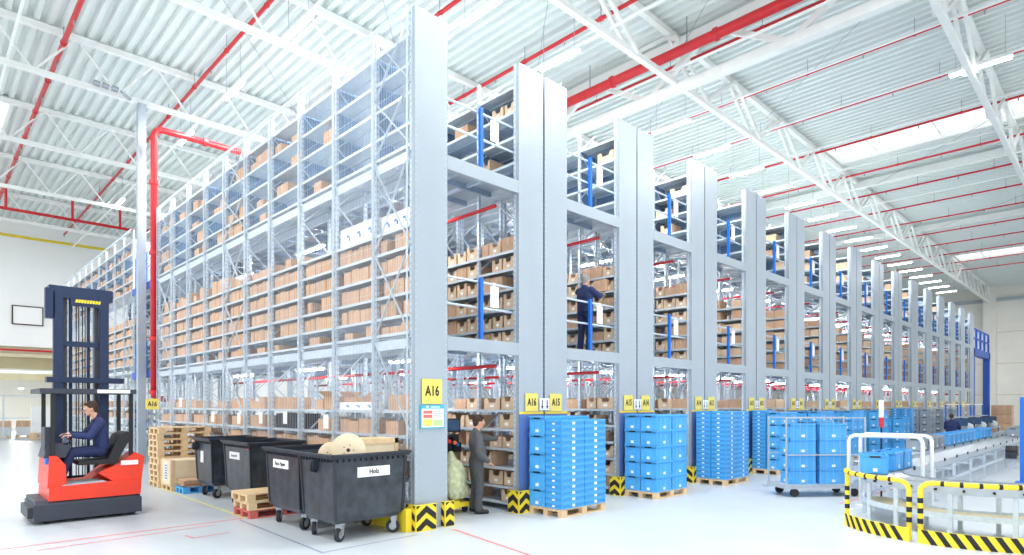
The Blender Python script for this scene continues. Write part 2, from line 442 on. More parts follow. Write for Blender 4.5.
# ------------------------------------------------------------------ racking
BL = [.06, 1.10, 2.49, 3.93, 5.4, 6.8, 8.2, 9.65, 11.1, 12.6, 14.15]   # bay lines behind the facade
BL2 = [17.4+1.45*i for i in range(13)]
Wd = .66
T1 = [.16,.46,.81,1.18,1.55,1.91]; T2 = [3.19,3.47,3.83,4.2,4.57,4.91]; T3 = [6.2,6.55,7.03,7.5,7.97]
LV = T1+T2+T3
FL = (3.15, 6.16); TOP = 8.36
def upright_mb(z1=TOP):
    m = MB(); m.box(-.03,-.028,0,.03,.028,z1,'galv')
    for i in range(int(z1/.1)):
        z = .05+.1*i
        m.box(-.012,-.0295,z,.012,-.0282,z+.035,'galv_dark'); m.box(-.0315,-.01,z,-.0302,.01,z+.035,'galv_dark')
    m.box(-.06,-.05,0,.06,.05,.012,'galv'); return m
UP = upright_mb().data('upright')
UPs = MB().box(-.03,-.028,0,.03,.028,TOP,'galv').data('upright')
def frame_brace(y):
    m = MB(); z = .25; s = 1
    while z < 8.0:
        m.bar((.04 if s > 0 else Wd-.04, y, z), (Wd-.04 if s > 0 else .04, y, z+.55), .025, .025, 'galv'); z += .55; s = -s
    return m
def xbrace(m, x, ya, yb, z0, z1):
    m.bar((x, ya, z0), (x, yb, z1), .012, .035, 'shelf', (1,0,0)); m.bar((x+.012, yb, z0), (x+.012, ya, z1), .012, .035, 'shelf', (1,0,0))
def shelf_mb(y0, y1):
    m = MB(); m.box(.005, y0+.03, -.012, Wd-.005, y1-.03, 0, 'shelf')
    for x in (.0, Wd-.012): m.box(x, y0+.03, -.045, x+.012, y1-.03, .004, 'shelf')
    m.box(.3, y0+.05, -.03, .34, y1-.05, -.012, 'galv'); return m
def mesh_obj(name, me, parent, loc=(0,0,0), **kw):
    o = bpy.data.objects.new(name, me); COL.objects.link(o); o.location = loc; o.parent = parent; return tag(o, **kw)
def add_uprights(t, bl, me):
    for y in bl:
        for x in (.03, Wd-.03): mesh_obj('upright', me, t, (x, y, 0))
run1 = shelf_mb(BL[0], BL[-1])
def divs(bl):
    m = MB()
    for y in bl: m.box(.06, y-.004, 6.2, Wd-.06, y+.004, TOP-.35, 'divider')
    return m
def end_panel():
    m = MB(); m.box(0,-.05,0,Wd,-.03,TOP,'panel'); m.box(0,-.05,0,.012,.02,TOP,'panel'); m.box(Wd-.012,-.05,0,Wd,.02,TOP,'panel')
    for i in range(80):
        z = .1+.103*i
        for x in (.022, Wd-.034): m.box(x,-.0512,z,x+.010,-.0502,z+.03,'galv')
    return m
PAN = end_panel().data('end_panel')
KICK = MB().box(.004,-.062,.02,Wd-.004,-.052,1.83,'panel_blue').box(0,-.066,1.83,Wd,-.05,1.87,'yellow').data('kick_panel')
def rack_common(t, detailed, pair_side):
    add_uprights(t, BL, UP if detailed else UPs)
    for k, y in enumerate(BL): mesh_obj('frame_brace', FB[k], t)
    mesh_obj('end_panel', PAN, t)
    mesh_obj('divider_panels', DV, t, kind='stuff')
FB = [frame_brace(y).data('frame_brace') for y in BL]
DV = divs(BL).data('divider')
R1 = run1.data('shelf')
def sign(parent, txt, x, z, w=.30, y=-.075, face='front', hh=None):
    s = MB()
    if face == 'front': s.box(x-w/2, y, z-w*.5, x+w/2, y+.008, z+w*.5, 'yellow_sign')
    o = s.build('aisle_sign', parent, label='yellow sign reading %s' % txt)
    text(txt, w*.58, 'ink', (x, y-.003, z), 'front', o, .02, .72)
GUARD = None
def chevron(m, a, b, h, front, per=.2, th=.11):
    mid = (a+b)/2
    def P(u, v): return (u, -.004, v) if front else (-.004, u, v)
    z = -.25
    while z < h:
        for s_ in (-1, 1):
            e = mid+s_*(b-a)/2; dz = (b-a)/2*.75
            pts = [(mid, z+dz), (mid, z+dz+th), (e, z+th), (e, z)]
            # clip to the plate by sampling narrow slices
            N = 10
            for i in range(N):
                t0, t1 = i/N, (i+1)/N
                q = [(mid+(e-mid)*t, z+dz*(1-t)) for t in (t0, t1)]
                lo0, lo1 = [min(max(c[1], .012), h-.012) for c in q]; hi0, hi1 = [min(max(c[1]+th, .012), h-.012) for c in q]
                if hi0-lo0 < .002 and hi1-lo1 < .002: continue
                m.poly([P(q[0][0], lo0), P(q[1][0], lo1), P(q[1][0], hi1), P(q[0][0], hi0)], 'ink')
        z += per
def guard_piece(x0, y0, w, d, label, h=.42, chev=True):
    t = thing('rack_foot_guard', (x0, y0, 0), label, 'rack guard', 'yellow and black rack foot guards')
    MB().box(0,0,0,w,.02,h,'yellow').box(0,.02,0,.02,d,h,'yellow').box(.02,.02,0,w,d*.5,.012,'yellow').build('guard_plate', t)
    m = MB(); chevron(m, .01, w-.01, h, True); chevron(m, .03, d-.01, h, False); m.build('chevron_stripes', t)
    return t
# corner rack (its long side faces the containers)
XA = 5.68
ra = thing('shelving_rack', (XA, FX, 0), 'tall corner shelving rack with wire mesh side and end panel marked A16', 'shelving rack')
rack_common(ra, True, 0)
n = 0
SH = [shelf_mb(a, b).data('shelf') for a, b in zip(BL[:-1], BL[1:])]
LVA = [.35,.8,1.18,1.5,1.91]+T2+T3
far = MB()
for z in LVA:
    for k in range(10):
        if k < 6: mesh_obj('shelf', SH[k], ra, (0,0,z))
        else:
            mm = shelf_mb(BL[k], BL[k+1]); b = len(far.v); far.v += [(v[0],v[1],v[2]+z) for v in mm.v]
            for f, q in zip(mm.f, mm.m): far.f.append([b+i for i in f]); far.m.append(far.mi(mm.names[q]))
far.build('shelf', ra, kind='stuff')
for (ka, kb) in ((0,1),(5,6),(9,10)):
    for z0, z1 in ((.2,1.6),(1.6,3.1),(3.15,4.6),(4.6,6.1),(6.2,7.2),(7.2,8.3)):
        m = MB(); xbrace(m, -.02, BL[ka], BL[kb], z0, z1); m.build('side_brace', ra)
m = MB()
for z in (3.02, 6.03): m.box(0, BL[0], z-.1, .05, BL[-1], z+.06, 'galv'); m.box(Wd-.05, BL[0], z-.1, Wd, BL[-1], z+.06, 'galv')
m.build('long_beam', ra)
# wire mesh on the outer side, in framed fields one per bay
for k in range(10):
    m = MB(); a, b = BL[k]+.02, BL[k+1]-.02; z0, z1 = 1.3, 8.36
    y = a+.05
    while y < b: m.bar((-.05,y,z0),(-.05,y,z1),.003,.003,'mesh'); y += .05 if k < 2 else .075 if k < 5 else .12
    z = z0+.2
    while z < z1: m.bar((-.054,a,z),(-.054,b,z),.003,.003,'mesh'); z += .8
    f = m.build('mesh_panel', ra)
    g = MB()
    for yy in (a, b): g.bar((-.05,yy,z0),(-.05,yy,z1+.0),.02,.02,'galv')
    g.bar((-.05,a,z1),(-.05,b,z1),.04,.04,'galv'); g.build('mesh_frame', f)
sign(ra, 'A16', .33, 2.22, .40)
s = MB().box(.10,-.075,1.62,.58,-.066,2.00,'cyan').box(.12,-.078,1.64,.56,-.074,1.94,'paper').build('notice_board', ra, label='cyan framed notice with colour table')
m = MB().box(.15,-.080,1.86,.33,-.0775,1.91,'sheet_red').box(.15,-.080,1.79,.33,-.0775,1.845,'sheet_red').box(.15,-.080,1.66,.33,-.0775,1.775,'yellow_sign').box(.35,-.080,1.66,.53,-.0775,1.76,'sheet_green')
for i in range(4): m.box(.35,-.080,1.8+.028*i,.53-.03*(i % 2),-.0775,1.81+.028*i,'crate_grey')
m.box(.2,-.078,1.96,.26,-.0745,1.985,'paper').box(.3,-.078,1.96,.48,-.0745,1.975,'paper')
m.build('notice_print', s)
guard_piece(XA-.05, FX-.16, .40, .28, 'chevron guard at the left foot of the corner end panel marked A16')
guard_piece(XA+.53, FX-.16, .19, .34, 'narrow chevron guard at the right foot of the corner end panel marked A16')
MB().box(0,0,0,.11,.3,.36,'yellow').box(0,.3,0,.11,1.5,.2,'yellow').build('bollard_block', loc=(XA-.17,FX-.06,0), label='plain yellow steel guard block behind the wheeled bin at the corner rack', cat='rack guard')

# back-to-back racks further right
NP = 15
PX = [8.02+3.15*k for k in range(NP)]
def pair_rack(k, side):
    a = 16-k-(0 if side == 0 else 1)
    lab = 'left half of the double rack signed A%d and A%d' % (16-k, 15-k) if side == 0 else 'right half of the double rack signed A%d and A%d' % (16-k, 15-k)
    x0 = PX[k] + (0 if side == 0 else Wd+.05)
    return x0, lab, a
def mk_rack(k, side):
    x0, lab, a = pair_rack(k, side)
    t = thing('shelving_rack', (x0, FX, 0), lab, 'shelving rack')
    nb = 11 if k < 4 else (5 if k < 9 else 3)
    for q, y in enumerate(BL[:nb]):
        for x in (.03, Wd-.03): mesh_obj('upright', UP if (k < 2 and q < 3) else UPs, t, (x, y, 0))
        mesh_obj('frame_brace', FB[q], t)
    for z in LV: mesh_obj('shelf', R1, t, (0,0,z))
    mesh_obj('end_panel', PAN, t)
    if k < 8: mesh_obj('kick_panel', KICK, t, label='blue lower panel with a yellow strip')
    mesh_obj('divider_panel', DV, t, kind='stuff')
    if side == 0: MB().box(Wd-.01,BL[0],6.2,Wd,BL[-1],TOP-.35,'divider').build('back_panel', t)
    m = MB(); x = Wd-.05 if side == 0 else .03
    xbrace(m, x, BL[0], BL[1], 2.0, 3.1); xbrace(m, x, BL[2], BL[3], 2.0, 3.1); xbrace(m, x, BL[0], BL[1], 4.95, 6.1); xbrace(m, x, BL[2], BL[3], 4.95, 6.1)
    m.build('side_brace', t)
    sw = .34
    sign(t, 'A%d' % a, (Wd-.335 if side == 0 else .30), 2.05, sw)
    if side == 0:
        s = MB().box(Wd-.12,-.078,1.9,Wd+.16,-.07,2.13,'paper').build('arrow_sign', t, label='white arrow plate')
        m = MB()
        for x in (Wd-.05, Wd+.09):
            m.box(x-.012,-.081,1.97,x+.012,-.0785,2.1,'ink'); m.poly([(x-.035,-.0815,1.98),(x+.035,-.0815,1.98),(x,-.0815,1.92)],'ink')
        m.build('arrow', s)
for k in range(NP):
    for side in (0, 1): mk_rack(k, side)
for k in range(7):
    guard_piece(PX[k]-.10, FX-.16, .36, .3, 'yellow and black chevron guard at the left foot of double rack A%d A%d' % (16-k, 15-k))
# rear blocks beyond the cross aisle
def rear_rack(x0, n, lab, det):
    t = thing('shelving_rack', (x0, FX, 0), lab, 'shelving rack'); bl = BL2[:n+1]
    add_uprights(t, bl, UPs)
    m = MB()
    for y in bl:
        q = frame_brace(y); b = len(m.v); m.v += q.v; m.f += [[b+i for i in f] for f in q.f]; m.m += [m.mi('galv')]*len(q.f)
    m.build('frame_brace', t, kind='stuff')
    sm = shelf_mb(bl[0], bl[-1]).data('shelf')
    for z in (LVA if det else LV): mesh_obj('shelf', sm, t, (0,0,z))
    divs(bl).build('divider_panel', t, kind='stuff')
    return t
rb = rear_rack(XA, 12, 'long galvanised shelving rack beyond the cross aisle behind the forklift', True)
for (ka, kb) in ((0,1),(6,7)):
    m = MB()
    for z0, z1 in ((.2,1.6),(1.6,3.1),(3.15,4.6),(4.6,6.1)): xbrace(m, -.02, BL2[ka], BL2[kb], z0, z1)
    m.build('side_brace', rb)
m = MB(); y = BL2[0]
while y < BL2[-1]: m.bar((-.05,y,1.4),(-.05,y,8.36),.004,.004,'mesh'); y += .3
m.bar((-.05,BL2[0],8.36),(-.05,BL2[-1],8.36),.04,.04,'galv'); m.build('mesh_panel', rb)
for k in range(1):
    for s in (0, 1): rear_rack(PX[k]+s*(Wd+.05), 8, 'rack beyond the cross aisle behind %s half of double rack signed A%d and A%d' % (('left','right')[s], 16-k, 15-k), False)

# ------------------------------------------------------------------ walkways, guardrails, aisle lamps and pipes
AI = [(XA+Wd, PX[0])]+[(PX[k]+2*Wd+.05, PX[k+1]) for k in range(NP-1)]
names = ['aisle A%d' % (16-i) for i in range(NP)]
lev = ('first floor', 'second floor')
for i, (xa, xb) in enumerate(AI):
    w = xb-xa; Ly = BL[-1] if i < 4 else 5.4
    for f, z in enumerate(FL):
        t = thing('walkway', (xa, FX, z), 'steel %s walkway bridging %s between the racks' % (lev[f], names[i]), 'walkway')
        MB().box(.004,0,-.03,w-.004,Ly,0,'panel').build('deck', t)
        MB().box(.004,-.05,-.23,w-.004,-.01,.0,'panel').box(.004,-.01,-.23,w-.004,.05,-.21,'panel').build('edge_beam', t)
        m = MB(); y = .7
        while y < Ly: m.box(.004,y,-.13,w-.004,y+.06,-.03,'galv_dark'); y += .73
        for x in (.3*w, .62*w): m.box(x,.1,-.09,x+.06,Ly,-.03,'galv')
        m.build('joist', t)
        g = thing('guardrail', (xa, FX, z), 'guardrail with blue post and two rails closing the %s of %s' % (lev[f], names[i]), 'guardrail')
        MB().box(w*.48,.03,0,w*.48+.07,.09,1.1,'blue_post').build('post', g)
        for zz in (.58, 1.04):
            MB().tube([(.0,.12,zz),(w,.12,zz)], .021, 'galv', 8).build('rail', g)
        if i < 8:
            MB().box(w*.66,.10,.62,w*.66+.2,.108,1.0,'paper').box(w*.66+.07,.105,.98,w*.66+.13,.125,1.07,'paper').build('rail_tag', label='white paper card hung on the guardrail on the %s of %s' % (lev[f], names[i]), cat='tag', loc=(xa,FX,z))
        p = MB().tube([(w-.22,.35,-.42),(w-.22,Ly,-.42)], .035, 'red_pipe', 8).build('sprinkler_pipe', loc=(xa,FX,z), smooth=True, label='red sprinkler pipe under the %s walkway of %s' % (lev[f], names[i]), cat='pipe')
        h = MB(); y = .8
        while y < Ly: h.bar((w-.22,y,-.4),(w-.22,y,-.03),.015,.015,'zinc'); y += 2.4
        h.build('hanger', p)
        for q, y in enumerate((2.2, 6.6, 11) if i < 4 else (2.2,)):
            t = thing('aisle_lamp', (xa+w/2, FX+y, z-.24), 'tube lamp under the %s walkway of %s, %s from the front' % (lev[f], names[i], W(q+1)), 'lamp')
            MB().box(-.06,-.75,.0,.06,.75,.05,'white').box(-.02,-.6,.05,.02,-.56,.11,'zinc').box(-.02,.56,.05,.02,.6,.11,'zinc').build('housing', t)
            MB().tube([(0,-.72,-.02),(0,.72,-.02)], .02, 'tube_low', 8).build('tube', t)
# cross-aisle bridges at the left side with blue gates
for f, z in enumerate(FL):
    t = thing('walkway', (XA, FX+BL[-1]+.06, z), 'steel %s bridge over the cross aisle by the red fire pipe' % lev[f], 'walkway')
    MB().box(0,0,-.06,12,3.1,0,'panel').build('deck', t)
    MB().box(-.04,0,-.23,0,3.1,.0,'blue_steel').build('edge_beam', t)
    g = thing('guardrail', (XA, FX+BL[-1]+.06, z), 'blue guardrail on the %s bridge over the cross aisle' % lev[f], 'guardrail')
    for y in (.3, 1.5, 2.8): MB().box(0,y,0,.06,y+.06,1.1,'blue_post').build('post', g)
    for zz in (.55, 1.05): MB().tube([(.03,0,zz),(.03,3.1,zz)], .02, 'galv', 8).build('rail', g)
o = thing('hanging_sign', (XA-.06, 22.1, 0), 'yellow A16 sign at the cross aisle end of the corner rack under the red pipe', 'sign')
MB().box(-.34,-.02,1.86,.04,-.01,2.2,'yellow_sign').box(-.02,-.01,1.9,.02,.03,2.18,'galv').build('sign_plate', o)
text('A16', .22, 'ink', (-.15, -.025, 2.03), 'front', o, .02, .72)
# blue portal and platform after the last rack
t = thing('steel_portal', (53.7, FX, 0), 'blue steel portal with railed platform past the last rack', 'portal')
for x in (.2, 6.6): MB().box(x,0,0,x+.45,.4,6.0,'blue_steel').build('column', t)
MB().box(0,0,5.6,7.2,.4,6.1,'blue_steel').build('beam', t)
MB().box(0,.4,6.0,7.2,5,6.1,'panel').build('deck', t)
for x in (.05, 1.8, 3.5, 5.2, 7.0): MB().box(x,.05,6.1,x+.12,.17,7.5,'blue_steel').build('post', t)
m = MB()
for z in (6.8, 7.45): m.box(0,.06,z,7.1,.14,z+.1,'blue_steel')
m.box(0,.2,6.15,7.1,.22,7.4,'white'); m.build('rail', t)

# ------------------------------------------------------------------ cardboard
def closed_box():
    m = MB(); m.box(-.5,-.5,0,.5,.5,1,'card'); m.box(-.06,-.503,.02,.06,.503,1.004,'tape'); m.box(-.503,-.06,.5,.503,.06,1.003,'tape')
    m.box(-.502,-.004,.99,.502,.004,1.006,'dark_hole'); return m
def bin_box(front):
    """open-fronted storage bin of unit size, open towards front ('-x')"""
    m = MB(); t = .03
    m.box(-.5,-.5,0,.5,.5,t,'card'); m.box(.5-t,-.5,0,.5,.5,1,'card'); m.box(-.5,-.5,0,.5,-.5+t,1,'card'); m.box(-.5,.5-t,0,.5,.5,1,'card')
    pts = [(-.5,0),(.5,0),(.5,1),(.26,1),(.18,.62),(-.18,.62),(-.26,1),(-.5,1)]
    n0 = len(m.v)
    m.prism(pts, 'x', -.5, -.5+t, 'card_light')
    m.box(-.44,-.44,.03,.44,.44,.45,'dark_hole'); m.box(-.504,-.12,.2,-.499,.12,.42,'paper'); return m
CB = Proto(closed_box().build('cardboard_box', cat='box', group='cardboard boxes'))
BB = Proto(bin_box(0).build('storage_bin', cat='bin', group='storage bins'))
stuffA, stuffB = MB(), MB()
def stuff_box(mb, x, y, z, dx, dy, dz, m='card'): mb.box(x, y, z, x+dx, y+dy, z+dz, m)
tier = {0:'ground tier', 1:'middle tier', 2:'top tier'}
cnt = {'box':0}
def rowboxes(k, z, lvname, dens, hmin, hmax, wmin, wmax, ind, xin=.05, lo=None, dep=.4, tl=''):
    a, b = BL[k]+.05, BL[k+1]-.05; y = a+.01; i = 0
    while y < b-wmin:
        w = min(random.uniform(wmin, wmax), b-y)
        if random.random() < dens:
            h = random.uniform(hmin, hmax); i += 1
            x = XA+xin+random.uniform(0,.02)
            if ind:
                CB.put((x+dep/2, FX+y+w/2-.002, z+.003), 0, 'brown cardboard box, %s in the %s bay from the corner, %s of %s' % (W(i), W(k+1), lvname, tl), 'boxes on the long side of the corner rack', (dep, w-.012, h)); cnt['box'] += 1
            else: stuff_box(stuffA, x, FX+y, z+.003, dep, w-.012, h)
        y += w
    return i
T2n = ['lowest shelf','second shelf','third shelf','fourth shelf','fifth shelf','top shelf']
for k in range(10):
    for li, z in enumerate(T2[:5]):
        gap = (T2[li+1]-z)
        if li == 0: rowboxes(k, z, T2n[li], .55, .12, .2, .22, .45, k < 4, tl='middle tier')
        else: rowboxes(k, z, T2n[li], .97 if k else .9, .235, .275, .17, .26, k < 5, tl='middle tier')
    if k > 2: rowboxes(k, T2[5], T2n[5], .75 if k > 3 else .5, .16, .4 if k > 4 else .25, .2, .45, k < 5, tl='middle tier')
    for li, z in enumerate((1.5, 1.91)):
        if li == 1 and k < 3: continue
        if li == 1: rowboxes(k, z, 'upper shelf', .6, .18, .28, .25, .5, k < 7, tl='ground tier')
        elif k == 3: continue
        elif k < 10: rowboxes(k, z, 'lower shelf', .85, .2, .26, .28, .42, k < 7 and k not in (3,4), tl='ground tier')
    rowboxes(k, 1.18, 'z', .85, .16, .22, .2, .4, False); rowboxes(k, .8, 'z', .85, .2, .28, .25, .45, False)
    for li, z in enumerate(T3[:4]):
        rowboxes(k, z, T2n[li], (.1,.2,.3,.4)[li] if k < 4 else .4, .18, .33, .3, .55, k < 6, tl='top tier')
# big open carton and white packages
def open_box():
    m = MB(); t = .012
    m.box(-.5,-.5,0,.5,.5,.02,'card'); m.box(-.5,-.5,0,-.5+t,.5,.7,'card'); m.box(.5-t,-.5,0,.5,.5,.7,'card'); m.box(-.5,-.5,0,.5,-.5+t,.7,'card'); m.box(-.5,.5-t,0,.5,.5,.7,'card')
    m.bar((-.5,0,.7),(-.78,0,.98),1.0,.012,'card',(1,0,1)); m.bar((.5,0,.7),(.75,0,.95),1.0,.012,'card',(-1,0,1)); return m
MBo = open_box()
def openbox(loc, s, lab, rz=0):
    o = MBo.build('open_carton', loc=loc, rz=rz, label=lab, cat='box'); o.scale = s
def wpack(loc, s, lab):
    m = MB(); m.box(0,0,0,s[0],s[1],s[2],'paper')
    for q in range(3):
        y = s[1]*(.12+.3*q); m.box(-.003,y,s[2]*.3,-.0,y+.05,s[2]*.5,'blue_post'); m.box(-.003,y+.03,s[2]*.5,0,y+.12,s[2]*.62,'blue_post')
    m.build('white_package', loc=loc, label=lab, cat='package')
wpack((XA+.06, FX+BL[0]+.08, T2[5]+.003), (.5,.85,.3), 'white package with blue print above the middle tier boxes nearest the corner')
wpack((XA+.06, FX+BL[1]+.06, T2[5]+.003), (.5,1.25,.36), 'long white package with blue marks above middle tier boxes, second bay')
openbox((XA+.3, FX+BL[2]+.35, 1.913), (.45,.5,.36), 'tall open brown carton on the upper ground tier shelf, third bay from the corner')
openbox((XA+.3, FX+BL[1]+1.0, 1.913), (.42,.45,.34), 'open brown carton with raised flaps on the upper shelf, second bay from corner')
CB.put((XA+.3, FX+BL[2]+.85, 1.913), 0, 'low brown box beside the tall open carton above the bins', 'boxes on the long side of the corner rack', (.42,.36,.2))
wpack((XA+.04, FX+BL[1]+.06, 1.913), (.1,1.25,.14), 'long low white carton on the upper ground tier shelf above the bins')
CB.put((XA+.3, FX+BL[0]+.45, 1.913), 0, 'brown carton nearest the corner panel on the upper ground tier shelf', 'boxes on the long side of the corner rack', (.42,.62,.26))
for i in range(6):
    m = MB().box(0,0,0,.4,1.3,.05,'bin_dark').box(-.004,0,.036,0,1.3,.05,'black')
    m.build('folded_crate', loc=(XA+.08, FX+BL[3]+.08, 1.503+.053*i), label='dark grey folded crate in the stack on the lower shelf, %s up' % W(i+1), cat='crate', group='dark folded crates on the long side')
for i, (k, dy, z) in enumerate(((2,.15,1.55),(3,.5,1.6),(4,.3,1.58),(5,.2,1.55),(6,.6,1.56),(8,.4,1.95))):
    MB().box(0,0,0,.002,.2,.27,'paper').box(-.001,.08,.26,.004,.12,.29,'zinc').build('shelf_card', loc=(XA-.07, FX+BL[k]+dy, z), label='white card hung on the long side mesh of the corner rack, %s from the corner' % W(i+1), cat='card', group='white cards on the long side')
# aisle-facing bins on the racks' left faces
for k in range(NP):
    xf = PX[k]; nb = 3 if k < 2 else (2 if k < 6 else 1)
    for b in range(nb):
        for li, z in enumerate(LV):
            if z in (6.2,) or z == 7.97 or (z == 1.91 and b > 1): continue
            T = 0 if z < 3 else 1 if z < 6 else 2
            a, e = BL[b]+.06, BL[b+1]-.05; y = a; i = 0
            nxt = LV[li+1]-z if z not in (1.91, 4.91) else .5
            big = random.random() < .25
            while y < e-.2:
                w = random.uniform(.3,.36) if T == 1 else random.uniform(.24,.5)
                w = min(w, e-y)
                if random.random() < (.93 if T == 1 else .35 if T == 2 else .8):
                    h = min(nxt-.08, random.uniform(.2,.29)); i += 1
                    lab = 'facing %s, %s bay, %s from front, %s shelf of %s' % (names[k], W(b+1), W(i), W([q for q in LV if (q<3, 3<q<6, q>6)[T]].index(z)+1), tier[T])
                    g = 'bins and boxes facing the aisles'
                    if k < 3 and b < 2:
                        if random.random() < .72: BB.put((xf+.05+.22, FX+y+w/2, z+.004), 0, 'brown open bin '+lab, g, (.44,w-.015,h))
                        else: CB.put((xf+.05+.22, FX+y+w/2, z+.004), 0, 'brown cardboard box '+lab, g, (.44,w-.015,h))
                    else: stuff_box(stuffB, xf+.05, FX+y, z+.004, .44, w-.015, h, random.choice(('card','card_light')))
                y += w
stuffB.build('cardboard_boxes', kind='stuff', label='rows of brown cardboard boxes on the racks facing the further aisles', cat='boxes')
# rear block boxes, corner rack far bays
for k in range(12):
    a, b = BL2[k]+.05, BL2[k+1]-.05
    for z in (1.5,1.91)+tuple(T2[1:])+tuple(T3[:4]):
        y = a
        while y < b-.15:
            w = min(random.uniform(.18,.3), b-y); T3s = z > 6 or z == 1.91
            if random.random() < (.55 if T3s else .95): stuff_box(stuffA, XA+.05, FX+y, z+.004, .42, w-.012, random.uniform(.18,.28))
            y += w
stuffA.build('cardboard_boxes', kind='stuff', label='rows of brown cardboard boxes on the far bays of the long racks', cat='boxes')

# ------------------------------------------------------------------ pallets and crates
def pallet_mb(L=1.2, Wp=.8, mt='wood', h=.144):
    m = MB()
    for y in (0, Wp/2-.05, Wp-.1):
        m.box(0, y, 0, L, y+.1, .022, mt)
        for x in (0, L/2-.07, L-.145): m.box(x, y, .022, x+.145, y+.1, h-.044, mt)
    for x in (0, L/2-.07, L-.145): m.box(x, 0, h-.044, x+.145, Wp, h-.022, mt)
    n = 7; g = Wp/n
    for i in range(n): m.box(0, i*g+.008, h-.022, L, (i+1)*g-.008, h, mt)
    return m
PM = {}
def pallet(loc, rz=0, L=1.2, Wp=.8, mt='wood', label='', group=None, first=[0]):
    key = (L, Wp, mt)
    if key not in PM: PM[key] = pallet_mb(L, Wp, mt).data('pallet')
    o = bpy.data.objects.new('pallet', PM[key]); COL.objects.link(o); o.location = loc; o.rotation_euler = (0,0,rz)
    return tag(o, label, 'pallet', group)
def crate_proto(L, Wc, H, m, name, md):
    """stacking crate, origin at the base corner, long side along X, open on top"""
    g = .003; mb = MB(); t = .012
    mb.box(g+.01, g+.01, 0, L-g-.01, Wc-g-.01, .012, m)
    mb.box(g+.01, g+.01, 0, L-g-.01, g+.01+t, H-.02, m); mb.box(g+.01, Wc-g-.01-t, 0, L-g-.01, Wc-g-.01, H-.02, m)
    mb.box(g+.01, g+.01, 0, g+.01+t, Wc-g-.01, H-.02, m); mb.box(L-g-.01-t, g+.01, 0, L-g-.01, Wc-g-.01, H-.02, m)
    r0 = H-max(.03, H*.18)
    mb.box(g, g, r0, L-g, g+.022, H-.003, m); mb.box(g, Wc-g-.022, r0, L-g, Wc-g, H-.003, m)
    mb.box(g, g, r0, g+.022, Wc-g, H-.003, m); mb.box(L-g-.022, g, r0, L-g, Wc-g, H-.003, m)
    mb.box(g+.004, g+.004, .0, L-g-.004, g+.02, .022, m); mb.box(g+.004, g+.004, 0, g+.02, Wc-g-.004, .022, m)
    for x in (.0, .12, .2, .5-.06, .8-.02, .88): mb.box(g+.008+x*(L-.06), g+.002, .0, g+.022+x*(L-.06)+.006, g+.012, r0, m)
    for y in (.0, .24, .74, .93): mb.box(g+.002, g+.008+y*(Wc-.05), 0, g+.012, g+.028+y*(Wc-.05), r0, m)
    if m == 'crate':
        mb.box(L*.04, g-.0015, H-.062 if H > .2 else .03, L*.96, g+.011, H-.032 if H > .2 else r0-.002, 'crate_dark'); mb.box(g+.0, Wc*.08, .03 if H < .2 else H-.062, g+.011, Wc*.92, r0-.002 if H < .2 else H-.032, 'crate_dark')  # on shallow crates the darker strip is painted shadow below the rim
    o = mb.build(name, cat='crate')
    h = MB(); h.box(g-.003, Wc*.3, H-.058 if H > .2 else r0-.022, g+.012, Wc*.7, H-.026 if H > .2 else r0-.001, md)
    h.build('handle_slot', o, label='dark hand slot')
    s = MB(); z = .035 if H > .2 else .03
    s.box(g-.002, Wc*.42, z, g+.0135, Wc*.58, z+min(.055, H*.4), 'paper'); s.box(L*.44, g-.002, z, L*.56, g+.0135, z+min(.055, H*.4), 'paper')
    s.build('sticker', o, label='small white stickers')
    return Proto(o)
CL, CW = .64, .41
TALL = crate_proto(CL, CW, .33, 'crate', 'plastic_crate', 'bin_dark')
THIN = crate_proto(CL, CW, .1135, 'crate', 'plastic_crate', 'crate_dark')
GREY = crate_proto(CL, CW, .33, 'crate_grey', 'plastic_crate', 'bin_dark')
def stack(x, y, cols, where, pal=True, tone='blue'):
    """cols: dict (ix, iy) -> (proto, count, height)"""
    if pal: pallet((x+.01, y+.01, 0), 0, 1.26, .8, 'wood', 'wooden pallet under the crates '+where, 'pallets under the crate stacks')
    for (ix, iy), (P, n, H) in cols.items():
        col = {(0,0):'near left', (1,0):'near right', (0,1):'rear left', (1,1):'rear right'}[(ix,iy)]
        sz = 'shallow' if H < .2 else 'deep'
        for i in range(n):
            P.put((x+ix*CL, y+iy*CW, (.146 if pal else .002)+i*H), 0,
                  '%s %s crate, %s up in %s column of stack %s' % (sz, tone, W(i+1), col, where), 'crates stacked '+where)
tl = lambda n: (TALL, n, .33); th = lambda n: (THIN, n, .1135); gr = lambda n: (GREY, n, .33)
XS = [8.17, 11.2, 14.33, 17.6, 20.8, 24.0, 27.2]
stack(XS[0], 7.08, {(0,0):th(14), (1,0):th(14), (0,1):tl(5), (1,1):tl(5)}, 'under signs A16 A15')
stack(XS[1], 7.08, {(0,0):tl(5), (1,0):tl(5), (0,1):tl(5), (1,1):tl(5)}, 'under signs A15 A14')
stack(XS[2], 7.08, {(0,0):th(15), (1,0):th(15), (0,1):th(15), (1,1):th(15)}, 'under signs A14 A13')
stack(XS[3], 7.08, {(0,0):tl(5), (1,0):tl(5), (0,1):th(15), (1,1):tl(5)}, 'under signs A13 A12')
stack(XS[4], 7.08, {(0,0):tl(5), (1,0):tl(5), (0,1):tl(5)}, 'under signs A12 A11')
stack(XS[5], 7.08, {(0,0):tl(5), (1,0):tl(5), (0,1):tl(5)}, 'under signs A11 A10')
stack(XS[6], 7.08, {(0,0):tl(5), (1,0):tl(5), (0,1):tl(5)}, 'under signs A10 A9')
stack(29.9, 6.9, {(0,0):tl(4), (1,0):tl(4), (0,1):tl(4)}, 'under signs A9 A8')
stack(31.7, 7.0, {(0,0):th(15), (0,1):th(15)}, 'under signs A8 A7')
